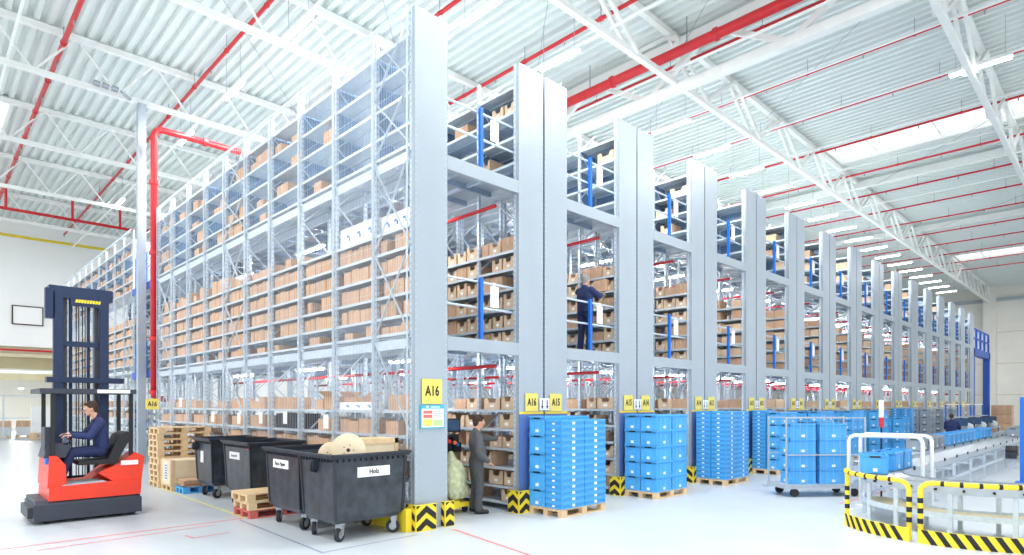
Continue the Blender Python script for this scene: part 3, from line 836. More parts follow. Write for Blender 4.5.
stack(33.2, 6.6, {(0,0):gr(5), (1,0):gr(5), (0,1):gr(5)}, 'under signs A7 A6', tone='grey')
stack(35.4, 6.5, {(0,0):gr(5), (1,0):gr(5), (0,1):gr(5)}, 'under signs A6 A5', tone='grey')
stack(37.6, 6.5, {(0,0):gr(5), (1,0):gr(5), (0,1):gr(5)}, 'under signs A5 A4', tone='grey')

# left side: pallet pile, plywood crate, cardboard on a blue pallet
for i in range(10):
    pallet((4.2+random.uniform(-.02,.02), 16.48+random.uniform(-.02,.02), i*.1455), random.uniform(-.01,.01), 1.2, .8, 'wood', 'bare wooden pallet, %s up in the tall pile by the forklift' % W(i+1), 'tall pile of bare pallets')
pallet((4.25, 15.58, 0), 0, 1.2, .8, 'wood', 'wooden pallet under the plywood crate', 'pallets on the floor left')
t = thing('plywood_crate', (4.25, 15.58, .146), 'pale plywood shipping crate in front of the tall pallet pile', 'crate')
MB().box(0,0,0,1.2,.8,.56,'ply').build('body', t)
m = MB()
for x in (0,1.12): m.box(x,-.015,0,x+.08,0,.56,'wood').box(x,0,.56,x+.08,.8,.575,'wood')
m.box(-.015,0,0,0,.08,.56,'wood').box(-.015,.72,0,0,.8,.56,'wood').build('batten', t)
m = MB().box(-.012,.28,.08,-.001,.5,.5,'paper')
for i in range(6): m.box(-.014,.31,.12+.06*i,-.0115,.47,.15+.06*i,'blue_steel')
m.build('address_label', t, label='white label with blue print')
pallet((4.32, 14.95, 0), 0, .8, .58, 'crate', 'small blue plastic pallet under flattened cardboard', 'pallets on the floor left')
for i in range(7):
    MB().box(-.36,-.26,0,.36,.26,.018,'card').box(-.02,-.262,.0,.02,.262,.019,'tape').build('flattened_carton', loc=(4.72+random.uniform(-.03,.03), 15.24+random.uniform(-.02,.02), .148+i*.0215), rz=random.uniform(-.08,.08), label='flattened brown carton on the small blue pallet, %s up from it' % W(i+1), cat='carton', group='flattened cartons on the small blue pallet')
pallet((4.2, 10.84, 0), 0, 1.2, .76, 'wood_red', 'lowest red painted pallet between the wheeled bins', 'low pile between the bins')
pallet((4.18, 10.84, .146), -.02, 1.2, .76, 'wood', 'natural wooden pallet lying on the red one between the bins', 'low pile between the bins')
pallet((4.16, 10.85, .292), .0, 1.2, .76, 'wood', 'topmost natural pallet of the low pile between the bins', 'low pile between the bins')

# ------------------------------------------------------------------ wheeled waste containers
def waste_bin(loc, w, d, rz, lab, lug=.5, zr=1.27):
    t = thing('wheeled_bin', loc, lab, 'waste bin', rz=rz)
    m = MB(); b = .075; z0 = .27; z1 = zr-.05; th = .035
    def ring(z, ins): return [(ins,ins,z),(w-ins,ins,z),(w-ins,d-ins,z),(ins,d-ins,z)]
    c = .025
    def oct(z, ins):
        a = ins; return [(a+c,a,z),(w-a-c,a,z),(w-a,a+c,z),(w-a,d-a-c,z),(w-a-c,d-a,z),(a+c,d-a,z),(a,d-a-c,z),(a,a+c,z)]
    lo, mid, hi, ih, il = oct(z0,b+.04), oct(z0+.07,b), oct(z1,.035), oct(z1,.035+th), oct(z0+.06,b+th)
    L = [lo, mid, hi, ih, il]; n = len(m.v); k = m.mi('bin'); kd = m.mi('bin_dark')
    for r in L: m.v += r
    for a in range(4):
        for i in range(8):
            j = (i+1) % 8; m.f.append([n+a*8+i, n+a*8+j, n+(a+1)*8+j, n+(a+1)*8+i]); m.m.append(k if a < 2 else kd)
    m.f.append([n+i for i in range(8)][::-1]); m.m.append(k); m.f.append([n+32+i for i in range(8)]); m.m.append(kd)
    # shallow ribs on the long walls
    for i in range(1, 4):
        x = w*i/4
        m.bar((x, b+.02, z0+.09),(x, .045, z1-.03), .02, .012, 'bin')
    m.build('body', t)
    r = MB()
    r.box(0,0,z1,w,.06,zr,'bin_dark').box(0,d-.06,z1,w,d,zr,'bin_dark').box(0,.06,z1,.06,d-.06,zr,'bin_dark').box(w-.06,.06,z1,w,d-.06,zr,'bin_dark')
    r.tube([(-.01,-.01,zr),(w+.01,-.01,zr),(w+.01,d+.01,zr),(-.01,d+.01,zr),(-.01,-.01,zr)], .022, 'bin_dark', 8)
    n = int(w/.09)
    for i in range(1, n): r.box(w*i/n-.008,.005,z1-.05,w*i/n+.008,.04,z1,'bin_dark')
    n = int(d/.09)
    for i in range(1, n): r.box(.005,d*i/n-.008,z1-.05,.04,d*i/n+.008,z1,'bin_dark')
    r.build('rim', t)
    h = MB(); lg = lug*d-.22*d
    for vx, vy in ((0,0),(w,0),(0,d)):
        ix, iy = (1 if vx == 0 else -1), (1 if vy == 0 else -1)
        h.bar((vx+ix*(b+.01), vy+iy*(b+.01), z0+.08),(vx+ix*.045, vy+iy*.045, z1-.01), .045, .045, 'bin_dark')
        h.build('corner_edge', t); h = MB()
    h.tube([(.03,d*.22+lg,z1-.06),(-.06,d*.22+lg,z1-.07),(-.07,d*.22+lg,z1-.17),(.03,d*.22+lg,z1-.2)], .03, 'bin_dark', 8); h.box(-.05,d*.16+lg,z1-.17,.06,d*.30+lg,z1-.03,'bin_dark')
    if lug: h.build('lifting_lug', t)
    for x, y, a in ((.2,.17,.5),(w-.2,.17,-.6),(.2,d-.17,.9),(w-.2,d-.17,.3)):
        R = .105; c = MB()
        c.box(x-.06,y-.06,z0-.015,x+.06,y+.06,z0,'zinc')
        M = Matrix.Translation((x,y,0)) @ Matrix.Rotation(a,4,'Z')
        c.box(-.03,-.05,R+.09,.06,.05,z0-.015,'zinc',M); c.box(-.02,-.045,R-.02,.05,-.035,R+.1,'zinc',M); c.box(-.02,.035,R-.02,.05,.045,R+.1,'zinc',M)
        q = c.build('caster', t)
        wv = MB(); P = [tuple(M @ Vector((0,s,R))) for s in (-.026,.026)]
        wv.tube(P, R, 'rubber', 20); P2 = [tuple(M @ Vector((0,s,R))) for s in (-.029,.029)]; wv.tube(P2, R*.55, 'zinc', 14); wv.build('wheel', q)
    return t
wa = waste_bin((4.25,7.97,0), 1.33, 1.08, .026, 'dark grey wheeled waste bin labelled Holz filled with wood, nearest the corner rack')
MB().box(.42,.028,.93,.98,.045,1.08,'paper').build('label_plate', wa, label='white label reading Holz')
text('Holz', .1, 'ink', (.70,.024,1.005), 'front', wa, .012, .9)
wb = waste_bin((4.28,9.15,0), 1.3, 1.3, 0, 'dark grey wheeled waste bin with label Pack. Papier, second behind the Holz bin', 0)
MB().box(.028,.42,.96,.045,.98,1.1,'paper').build('label_plate', wb, label='white label reading Pack. Papier')
text('Pack. Papier', .085, 'ink', (.024,.70,1.03), 'left', wb, .004, .95)
wc = waste_bin((4.5,11.68,0), 1.12, 1.4, 0, 'dark grey wheeled waste bin with white label behind the low pallet pile', 0)
MB().box(.028,.55,.93,.045,1.05,1.07,'paper').build('label_plate', wc, label='white label with grey lettering')
text('Kunststoff', .085, 'crate_grey', (.024,.80,1.0), 'left', wc, .01, .85)
m = MB().box(.03,.1,1.15,.04,.2,1.25,'red').build('red_tape_mark', wc)
wd = waste_bin((4.45,13.62,0), 1.18, 1.1, 0, 'dark grey wheeled waste bin beside the small blue pallet, farthest of the bins', .8)
MB().box(.04,.55,.75,.05,.72,1.0,'paper').build('torn_notice', wd, label='torn white notice')
# things inside the bins
t = thing('wood_panel_box', (4.78, 8.5, 1.12), 'pale plywood box sticking out of the Holz bin', 'wood scrap')
MB().box(-.0,-.28,0,.72,.28,.02,'ply').box(0,-.28,0,.72,-.26,.36,'ply').box(0,.26,0,.72,.28,.36,'ply').box(0,-.26,.02,.02,.26,.36,'ply').box(.70,-.26,.02,.72,.26,.36,'ply').build('board', t)
MB().box(0,-.30,.28,.72,-.28,.36,'wood').box(0,-.3,.0,.06,-.28,.36,'wood').box(.66,-.3,.0,.72,-.28,.36,'wood').build('batten', t)
def reel(loc, r, lab, rz):
    t = thing('cable_reel_disc', loc, lab, 'cable reel', rz=rz)
    m = MB(); n = 32
    pts = [(r*cos(2*pi*i/n), r*sin(2*pi*i/n)) for i in range(n)]
    m.prism(pts, 'y', -.02, .02, 'ply'); m.build('disc', t)
    h = MB(); h.tube([(0,-.024,0),(0,-.018,0)], .028, 'dark_hole', 12)
    for a in range(5): h.tube([(.075*cos(a*1.257),-.024,.075*sin(a*1.257)),(.075*cos(a*1.257),-.018,.075*sin(a*1.257))], .009, 'dark_hole', 8)
    h.build('bore_hole', t)
reel((4.62, 8.2, 1.33), .25, 'round plywood cable reel disc with centre hole leaning in the Holz bin', -.5)
reel((4.47, 8.42, 1.25), .2, 'smaller round plywood disc left of the larger reel disc in the Holz bin', -.5)
for i in range(5):
    MB().box(-.5,-.05,0,.5,.05,.03,'wood').build('wood_plank', loc=(4.92, 8.25+.14*i, 1.06+.005*i), rz=.1*(i-2), label='loose wooden plank inside the Holz bin, %s from the front' % W(i+1), cat='plank', group='planks inside the Holz bin')

# ------------------------------------------------------------------ people
def limb(mb, pts, rs, m, n=14):
    """tapered chain with rounded joints"""
    fine = []; rr = []
    for i in range(len(pts)-1):
        a, b = Vector(pts[i]), Vector(pts[i+1])
        for q in range(4): fine.append(a.lerp(b, q/4)); rr.append(rs[i]+(rs[i+1]-rs[i])*q/4)
    fine.append(Vector(pts[-1])); rr.append(rs[-1])
    for p, r in zip(fine, rr): mb.ball(p, r, m, 12)
    for a, b, ra, rb in zip(fine[:-1], fine[1:], rr[:-1], rr[1:]): mb.tube([a, b], 0, m, n, True, [ra, rb])
def fuse(mb, name, parent, vox, label=None, smooth_it=4, **kw):
    me = mb.data(name); o = bpy.data.objects.new(name, me); COL.objects.link(o)
    r = o.modifiers.new('r', 'REMESH'); r.mode = 'VOXEL'; r.voxel_size = vox; r.use_smooth_shade = True
    s = o.modifiers.new('s', 'SMOOTH'); s.iterations = smooth_it; s.factor = .5
    bpy.context.view_layer.update()
    ev = o.evaluated_get(bpy.context.evaluated_depsgraph_get()); nm = bpy.data.meshes.new_from_object(ev)
    mats = [x for x in me.materials]; o.modifiers.clear(); o.data = nm; nm.materials.clear(); nm.materials.append(mats[0])
    for p in nm.polygons: p.use_smooth = True; p.material_index = 0
    if parent: o.parent = parent
    return tag(o, label, **kw)
def hand(mb, wrist, d, up, side, curl=.4, s=1.0):
    """palm and five fingers; d: direction of fingers, up: back-of-hand normal, side: +1/-1 thumb side"""
    d = Vector(d).normalized(); up = Vector(up); up = (up - d*up.dot(d)).normalized(); sd = d.cross(up).normalized()*side
    w = Vector(wrist); pc = w + d*.05*s
    for q in (-.024,-.008,.008,.024): limb(mb, [w+sd*q*.6, w+d*.085*s+sd*q*1.15], [.016,.012], 'skin', 8)
    for i, (q, L) in enumerate(((.030,.068),(.011,.078),(-.009,.072),(-.028,.056))):
        a = w + d*.09*s + sd*q; b = a + (d*cos(curl*.6)-up*sin(curl*.6))*L*.5; c = b + (d*cos(curl*1.8)-up*sin(curl*1.8))*L*.5
        limb(mb, [a,b,c], [.0095,.009,.0075], 'skin', 8)
    a = w + d*.025*s + sd*.028; b = a + (d*.6+sd*.8-up*.3).normalized()*.036; c = b + (d*.95+sd*.25-up*.3).normalized()*.03
    limb(mb, [a,b,c], [.012,.0105,.0085], 'skin', 8)
def person(loc, rz, lab, J, hairm, top, bottom, belly=.0, scale=1.0, group=None):
    """J: joints in a frame where the figure faces +x, left is +y"""
    P = {k: Vector(v) for k, v in J.items()}
    hd = P['head']; f = Vector((1,0,0)) if 'face' not in P else P['face'].normalized(); l = Vector((0,0,1)).cross(f).normalized(); u = f.cross(l)
    mb = MB()
    # head: skull, jaw, nose, ears, lips, neck
    mb.ball(hd+u*.02-f*.012, .098, 'skin', 20, (1.0,.80,1.08)); mb.ball(hd+f*.018-u*.055, .066, 'skin', 16, (1,.86,1.0)); mb.ball(hd+f*.05-u*.095, .024, 'skin', 10)
    mb.tube([hd+f*.085+u*.02, hd+f*.112-u*.022], 0, 'skin', 8, True, [.009,.017]); mb.ball(hd+f*.105-u*.025, .016, 'skin', 8)
    mb.ball(hd+f*.082-u*.058, .018, 'skin', 8, (.6,1.3,.6)); mb.ball(hd+f*.078+u*.04, .03, 'skin', 10, (.6,1.6,.5))
    for s in (-1,1): mb.ball(hd+l*s*.08-u*.01-f*.01, .027, 'skin', 10, (.75,.4,1.2))
    limb(mb, [P['neck']-Vector((0,0,.02)), hd-u*.06-f*.02], [.068,.056], 'skin')
    limb(mb, [P['neck'], P['chest'], P['pelvis']], [.055,.07,.06], 'skin')
    for s, a in ((1,'l'),(-1,'r')):
        limb(mb, [P['sh'+a], P['el'+a], P['wr'+a]], [.05,.038,.026], 'skin')
        dd = P.get('hd'+a, P['wr'+a]-P['el'+a]); hand(mb, P['wr'+a], dd, P.get('up'+a, Vector((0,0,1)) if abs(Vector(dd).normalized().z) < .8 else Vector((0,s,0))), s, .55)
        limb(mb, [P['hip'+a], P['kn'+a], P['an'+a]], [.08,.052,.038], 'skin'); limb(mb, [P['an'+a], P['an'+a].lerp(P['toe'+a],.4)], [.03,.018], 'skin')
    body = fuse(mb, 'person', None, .0075, lab, 3, cat='person', group=group)
    body.location = loc; body.rotation_euler = (0,0,rz); body.scale = (scale,)*3
    # eyes
    for s in (-1,1):
        e = MB(); c = hd+f*.086+l*s*.032+u*.012; e.ball(c, .0125, 'paper', 10); e.ball(c+f*.008, .0065, 'ink', 8); e.build('eye', body, smooth=True)
    h = MB(); h.ball(hd+u*.04-f*.03, .105, hairm, 18, (1.0,.84,1.02)); h.ball(hd+f*.045+u*.088, .045, hairm, 12, (1,1.3,.6)); h.ball(hd-f*.06-u*.02, .07, hairm, 12, (.8,1.0,1.0))
    fuse(h, 'hair', body, .008, smooth_it=2)
    j = MB()
    ch, pv, nk = P['chest'], P['pelvis'], P['neck']
    side = (P['shl']-P['shr']).normalized()
    for s in (-1,-.5,0,.5,1):
        limb(j, [nk+side*s*.09-Vector((0,0,.05)), ch+side*s*.095, (ch+pv)/2+side*s*.095+f*belly*.6, pv+side*s*.095+f*belly*.35+(ch-pv).normalized()*.02], [.085,.115,.108,.108], top)
    if belly: j.ball((ch+pv)/2+f*belly+Vector((0,0,-.03)), .155, top, 14, (.85,1.05,1.1))
    for a in 'lr':
        E = P['el'+a]; S = P['sh'+a]; Wr = P['wr'+a]
        limb(j, [S.lerp(nk,.25), S, E, E.lerp(Wr,.88)], [.078,.078,.066,.05], top)
    limb(j, [nk-Vector((0,0,.01)), nk+Vector((0,0,.035))], [.074,.07], top)
    fuse(j, 'jacket', body, .010, smooth_it=4)
    g = MB()
    for s, a in ((1,'l'),(-1,'r')):
        K, A, H = P['kn'+a], P['an'+a], P['hip'+a]
        limb(g, [H, H.lerp(K,.5), K, K.lerp(A,.5), A+(K-A).normalized()*.02], [.108,.095,.078,.072,.074], bottom)
        g.ball(H.lerp(K,.62)+Vector((0,s*.07,0)), .05, bottom, 10, (1,.5,1.3))
    limb(g, [P['hipl'], P['hipr']], [.112,.112], bottom); limb(g, [pv+side*.06, pv-side*.06], [.112,.112], bottom)
    fuse(g, 'trousers', body, .010, smooth_it=4)
    for a in 'lr':
        A, T = P['an'+a], P['toe'+a]; d = (T-A); d.z = 0; d.normalize(); base = min(A.z, T.z)-.04 if abs(A.z-T.z) < .1 else None
        q = MB(); limb(q, [A-d*.03+Vector((0,0,-.03)), A+d*.08+Vector((0,0,-.045)), T], [.048,.046,.038], 'shoe')
        fuse(q, 'shoe', body, .009, smooth_it=2)
    return body
STAND = dict(head=(.04,0,1.64), neck=(.0,0,1.46), chest=(.0,0,1.27), pelvis=(0,0,.97), shl=(0,.19,1.40), shr=(0,-.19,1.40),
    hipl=(0,.09,.93), hipr=(0,-.09,.93), knl=(.02,.11,.50), knr=(.03,-.11,.50), anl=(-.02,.12,.09), anr=(.0,-.12,.09), toel=(.15,.14,.04), toer=(.17,-.14,.04))
# order picker reaching into the rack
J = dict(STAND); J.update(ell=(.24,.25,1.34), wrl=(.48,.22,1.33), hdl=(1,-.1,.05), elr=(-.04,-.27,1.12), wrr=(.17,-.24,.94), hdr=(.75,.1,-.5), head=(.06,0,1.645), face=(1,.0,-.12))
person((7.43,8.54,0), radians(-24), 'person in grey work clothes reaching into the rack in aisle A16', J, 'hair_brown', 'cloth_grey', 'cloth_grey2', .07, 1.02)
J = dict(STAND); J.update(ell=(.24,.22,1.32), wrl=(.42,.14,1.47), hdl=(1,-.1,.2), elr=(.20,-.26,1.28), wrr=(.42,-.15,1.36), hdr=(1,.1,.1), face=(1,0,-.1))
person((10.57,8.5,3.152), radians(0), 'person in navy with grey hair handling a box upstairs in aisle A15', J, 'hair_grey', 'cloth_navy', 'cloth_navy2', .02, .97)
o = CB.put((11.17+.16, 8.52, 4.575), .0, 'carton held at the shelf edge by the person in navy upstairs', 'boxes handled', (.42,.34,.26))
# far worker
J = dict(STAND); J.update(ell=(.2,.25,1.15), wrl=(.42,.2,1.1), elr=(.2,-.25,1.15), wrr=(.42,-.2,1.1))
person((29.6,5.15,0), radians(0), 'person in navy standing at the packing table beyond the conveyors', J, 'hair_brown', 'cloth_navy', 'cloth_navy2', .02, .93)

# ------------------------------------------------------------------ forklift
t = thing('reach_truck', (0,0,0), 'red and dark blue reach truck with raised mast, driver seated sideways', 'forklift')
m = MB(); m.box(1.42,12.72,.06,2.98,13.95,.33,'truck_dark'); m.prism([(12.72,.33),(12.8,.40),(13.9,.40),(13.95,.33)], 'x', 1.44, 2.96, 'truck_dark'); m.box(1.35,12.9,.1,1.42,13.8,.28,'truck_dark')
m.build('chassis', t)
m = MB()
m.prism([(1.609,.38),(2.966,.38),(2.983,.62),(2.931,.66),(1.626,.62)], 'y', 12.74, 13.9, 'truck_red')      # lower body
m.prism([(1.600,.6),(1.870,.6),(1.852,.98),(1.731,1.14),(1.626,1.14)], 'y', 12.76, 13.88, 'truck_red')       # front cowl
m.prism([(2.601,.6),(2.983,.6),(3.035,1.06),(2.888,1.14),(2.670,.95),(2.479,.88),(2.322,.80)], 'y', 12.76, 13.3, 'truck_red')       # rear cowl
m.prism([(2.235,.6),(2.983,.6),(3.018,1.0),(2.583,.9)], 'y', 13.3, 13.88, 'truck_red')
m.build('body', t)
MB().prism([(1.8,.622),(2.5,.622),(2.4,.67),(1.8,.64)], 'y', 12.745, 13.3, 'grey_tube').build('step_plate', t)
MB().box(2.66,12.75,.92,2.93,12.757,1.0,'paper').build('side_lettering', t, label='white band on the red side')
MB().box(1.58,12.8,1.0,1.62,12.95,1.1,'blue_post').build('tail_lamp', t, label='blue lamp')
s = MB(); s.prism([(2.05,.95),(2.5,.95),(2.55,1.04),(2.05,1.02)], 'y', 12.85, 13.45, 'black'); s.build('seat', t)
s = MB(); s.prism([(2.46,.95),(2.60,.95),(2.86,1.46),(2.78,1.52),(2.66,1.46),(2.48,1.05)], 'y', 12.83, 13.47, 'black'); s.build('backrest', t)
s = MB(); s.prism([(1.56,1.1),(1.86,1.1),(1.95,1.3),(1.62,1.36)], 'y', 12.85, 13.5, 'truck_dark'); s.box(1.58,12.9,1.1,1.72,13.3,1.62,'truck_dark'); s.build('console', t)
s = MB().box(1.86,12.92,1.34,1.9,13.15,1.5,'screen').tube([(1.86,13.2,1.28),(1.96,13.2,1.42)], .02, 'red', 8).tube([(1.84,13.0,1.26),(1.9,13.0,1.34)], .03, 'black', 8).build('terminal', t)
c = MB(); n = 20; pts = [(1.93+.03*sin(2*pi*i/n), 13.05+.13*cos(2*pi*i/n), 1.30+.13*sin(2*pi*i/n)*.5) for i in range(n+1)]; c.tube(pts, .014, 'black', 8).build('steering_wheel', t)
g = MB()
for x, y in ((1.68,12.82),(1.68,13.85),(2.85,13.85)): MB().box(x-.03,y-.03,.6,x+.03,y+.03,2.2,'black').build('guard_post', t)
g.box(2.81,12.84,1.0,2.87,12.9,2.2,'black'); g.build('guard_post', t)
g = MB(); g.box(1.5,12.74,2.2,2.9,12.82,2.28,'truck_dark').box(1.5,13.84,2.2,2.9,13.92,2.28,'truck_dark').box(1.5,12.82,2.2,1.58,13.84,2.28,'truck_dark').box(2.82,12.82,2.2,2.9,13.84,2.28,'truck_dark')
for i in range(6): g.box(1.66+.2*i,12.82,2.215,1.70+.2*i,13.84,2.265,'truck_dark')
g.box(2.3,12.735,2.21,2.8,12.742,2.27,'paper'); g.build('overhead_guard', t)
m = MB()
for x in (1.86, 2.58): m.box(x,14.0,.06,x+.11,14.22,4.2,'mast'); m.box(x-.02,13.96,.06,x+.13,14.0,4.1,'mast')
m.box(1.78,13.98,4.0,2.78,14.24,4.22,'mast'); m.box(1.74,13.94,2.42,2.96,14.2,2.52,'mast'); m.box(1.8,13.96,.1,2.7,14.2,.4,'mast'); m.box(1.72,13.96,3.6,1.86,14.1,4.16,'mast')
m.build('mast', t)
m = MB()
for x in (1.99, 2.49): m.box(x,14.06,.3,x+.07,14.2,4.15,'truck_dark')
m.box(1.95,14.02,3.1,2.6,14.06,3.2,'mast').build('inner_mast', t)
m = MB()
for x in (2.12, 2.4): m.tube([(x,14.1,.3),(x,14.1,4.05)], .028, 'mast', 8)
m.build('lift_cylinder', t)
m = MB()
for x in (2.2, 2.24, 2.3, 2.34): m.tube([(x,14.05,.3),(x,14.05,4.05)], .01, 'black', 6)
m.build('hose', t)
m = MB()
for i in range(9): m.prism([(2.17+.045*i,3.93),(2.205+.045*i,3.93),(2.22+.045*i,3.99),(2.185+.045*i,3.99)], 'y', 13.955, 13.962, 'yellow')
m.box(2.1,13.962,3.86,2.62,13.98,4.04,'mast').build('mast_plate', t, label='dark plate with small yellow lettering')
m = MB()
for x in (2.0, 2.45): m.box(x,14.3,.1,x+.12,15.3,.14,'truck_dark'); m.box(x,14.26,.1,x+.12,14.32,.6,'truck_dark')
m.box(1.9,14.22,.35,2.68,14.27,.65,'mast').build('fork', t)
m = MB()
for x, y in ((1.6,12.95),(1.6,13.7),(2.85,12.95),(2.85,13.7)): m.tube([(x,y-.06,.12),(x,y+.06,.12)], .12, 'rubber', 16)
m.build('wheel', t)
# driver, facing -x
J = dict(head=(.12,0,1.42-.44), neck=(.02,0,.80), chest=(-.02,0,.60), pelvis=(-.05,0,.28), shl=(0,.19,.73), shr=(0,-.19,.73), ell=(.17,.25,.50), wrl=(.42,.18,.52), hdl=(1,0,0), elr=(.16,-.25,.50), wrr=(.40,-.16,.54), hdr=(1,0,0),
    hipl=(-.02,.09,.22), hipr=(-.02,-.09,.22), knl=(.42,.14,.22), knr=(.42,-.12,.22), anl=(.56,.14,-.16), anr=(.54,-.12,-.16), toel=(.68,.16,-.22), toer=(.66,-.13,-.22), face=(1,0,-.15))
J = {k: (v[0], v[1], v[2]*1.0) for k, v in J.items()}
person((2.38,13.1,.95), pi, 'person in navy work clothes driving the red reach truck', J, 'hair_brown', 'cloth_navy', 'cloth_navy2', .0, 1.0)

# ------------------------------------------------------------------ picking trolley beside the picker
t = thing('picking_trolley', (7.16, 9.0, 0), 'picking trolley with screen, scanner and pale plastic bag at the mouth of aisle A16', 'trolley')
MB().box(-.25,-.3,.12,.25,.35,.2,'yellow').box(-.28,-.32,.1,.0,-.28,.24,'yellow').build('base', t)
m = MB()
for x, y in ((-.2,-.22),(.2,-.22),(-.2,.28),(.2,.28)): m.tube([(x,y-.02,.06),(x,y+.02,.06)], .06, 'rubber', 12)
m.build('wheel', t)
m = MB()
for x in (-.2,.2): m.box(x-.02,.25,.2,x+.02,.3,1.5,'galv')
m.box(-.2,.25,.6,.2,.29,.64,'galv').box(-.25,-.25,.62,.25,.3,.66,'galv').box(-.05,-.05,.2,.05,.02,1.4,'galv_dark').build('frame', t)
MB().box(-.14,-.12,1.5,.18,-.08,1.75,'bin').box(-.11,-.124,1.53,.15,-.119,1.72,'screen').build('screen', t)
MB().box(-.22,-.05,1.28,.2,.25,1.45,'bin').box(-.2,-.1,1.1,-.02,.1,1.28,'black').box(.02,-.12,1.12,.2,.05,1.3,'black').build('equipment', t)
MB().ball((-.1,-.14,1.33), .045, 'red', 12).ball((.02,-.15,1.30), .04, 'orange', 12).ball((.1,-.14,1.26), .035, 'blue_post', 12).build('button', t, smooth=True)
b = MB(); b.ball((-.02,-.22,.62), .26, 'bag', 20, (.9,.6,1.5)); b.ball((.12,-.2,.42), .18, 'bag', 16, (1,.7,1)); b.tube([(-.05,-.15,.9),(-.05,-.12,1.15)], 0, 'bag', 10, True, [.14,.04])
fuse(b, 'waste_sack', t, .02, 'translucent yellowish plastic sack')
MB().box(6.5,9.6,1.25,6.5+.55,10.0,1.65,'crate_grey').box(6.5,9.6,1.05,6.5+.55,10,1.24,'bin').box(6.52,9.62,0,6.56,9.66,1.05,'galv').box(7.0,9.62,0,7.04,9.66,1.05,'galv').box(6.52,9.94,0,6.56,9.98,1.05,'galv').box(7.0,9.94,0,7.04,9.98,1.05,'galv').build('parts_cabinet', label='grey cabinet on legs behind the picking trolley', cat='cabinet')

# ------------------------------------------------------------------ roll cage trolley before the racks
t = thing('tugger_cart', (13.45, 5.3, 0), 'low grey cart with thin barred cage passing before the blue crate stacks', 'cart', rz=-.70)
MB().box(0,0,.18,1.85,.8,.26,'grey_tube').box(-.3,.35,.2,0,.45,.24,'grey_tube').build('platform', t)
m = MB()
for x in (.25,1.6):
    for y in (.08,.72): m.tube([(x,y-.03,.09),(x,y+.03,.09)], .09, 'rubber', 14)
m.build('wheel', t)
m = MB()
for y in (.02,.78):
    x = .05
    while x < 1.83: m.tube([(x,y,.26),(x,y,1.72)], .003, 'grey_tube', 5); x += .15
    for x in (.03,1.82): m.box(x-.015,y-.015,.26,x+.015,y+.015,1.74,'grey_tube')
    m.box(.03,y-.008,1.71,1.82,y+.008,1.73,'grey_tube').box(.03,y-.01,.9,1.82,y+.01,.93,'grey_tube')
m.build('cage', t)
for i in range(2):
    for z in (.262,.594,.926,1.258):
        TALL.put((13.45+cos(-.7)*(.2+.7*i)-sin(-.7)*.2, 5.3+sin(-.7)*(.2+.7*i)+cos(-.7)*.2, z), -.70, 'deep blue crate on the barred cart, %s along, %s layer' % (W(i+1), {.262:'lowest',.594:'second',.926:'third',1.258:'top'}[z]), 'crates on the barred cart')

# ------------------------------------------------------------------ conveyors
def arc(cx, cy, r, a0, a1, z, n=28): return [(cx+r*cos(radians(a0+(a1-a0)*i/n)), cy+r*sin(radians(a0+(a1-a0)*i/n)), z) for i in range(n+1)]
CC = (12.8, 1.9)
def sweep_rail(m, cx, cy, r, a0, a1, z0, z1, th, mt, n=28):
    A = arc(cx,cy,r,a0,a1,0,n); B = arc(cx,cy,r+th,a0,a1,0,n)
    for i in range(n):
        k = m.mi(mt); b = len(m.v)
        for p in (A[i],A[i+1],B[i+1],B[i]):
            m.v.append((p[0],p[1],z0)); 
        for p in (A[i],A[i+1],B[i+1],B[i]): m.v.append((p[0],p[1],z1))
        for q in ((0,1,2,3),(7,6,5,4),(0,4,5,1),(1,5,6,2),(2,6,7,3),(3,7,4,0)): m.f.append([b+j for j in q]); m.m.append(k)
t = thing('curved_conveyor', (CC[0],CC[1],0), 'curved grey roller conveyor behind the yellow and black barrier', 'conveyor')
for r, th in ((1.65,.03),(1.0,.03)):
    m = MB(); sweep_rail(m, 0,0, r, 90, 270, .66, .80, th, 'grey_tube'); sweep_rail(m, 0,0, r+.03, 90, 270, .80, .815, .0, 'panel'); m.build('side_rail', t)
m = MB()
for i in range(46):
    a = radians(91+178*i/45); m.tube([(1.02*cos(a),1.02*sin(a),.775),(1.65*cos(a),1.65*sin(a),.775)], .0, 'zinc', 8, True, [.018,.026])
m.build('roller', t)
for r in (1.0,1.62):
    m = MB(); sweep_rail(m,0,0,r,90,270,.28,.36,.04,'galv'); m.build('lower_rail', t)
m = MB()
A = arc(0,0,1.04,95,265,.32,20); B = arc(0,0,1.6,95,265,.32,20)
for i in range(20): m.poly([A[i],A[i+1],B[i+1],B[i]], 'ochre')
m.build('lower_belt', t)
for a in (95,125,150,178,205,235,262):
    for r in (1.02,1.64):
        m = MB(); x, y = r*cos(radians(a)), r*sin(radians(a)); m.box(x-.03,y-.03,0,x+.03,y+.03,.7,'galv'); m.box(x-.06,y-.06,0,x+.06,y+.06,.015,'galv'); m.build('leg', t)
m = MB()
for i in range(14):
    a = radians(100+12*i); m.tube([(1.66*cos(a),1.66*sin(a),.72),(1.72*cos(a),1.72*sin(a),.72)], .02, 'black', 6)
m.build('sensor', t)
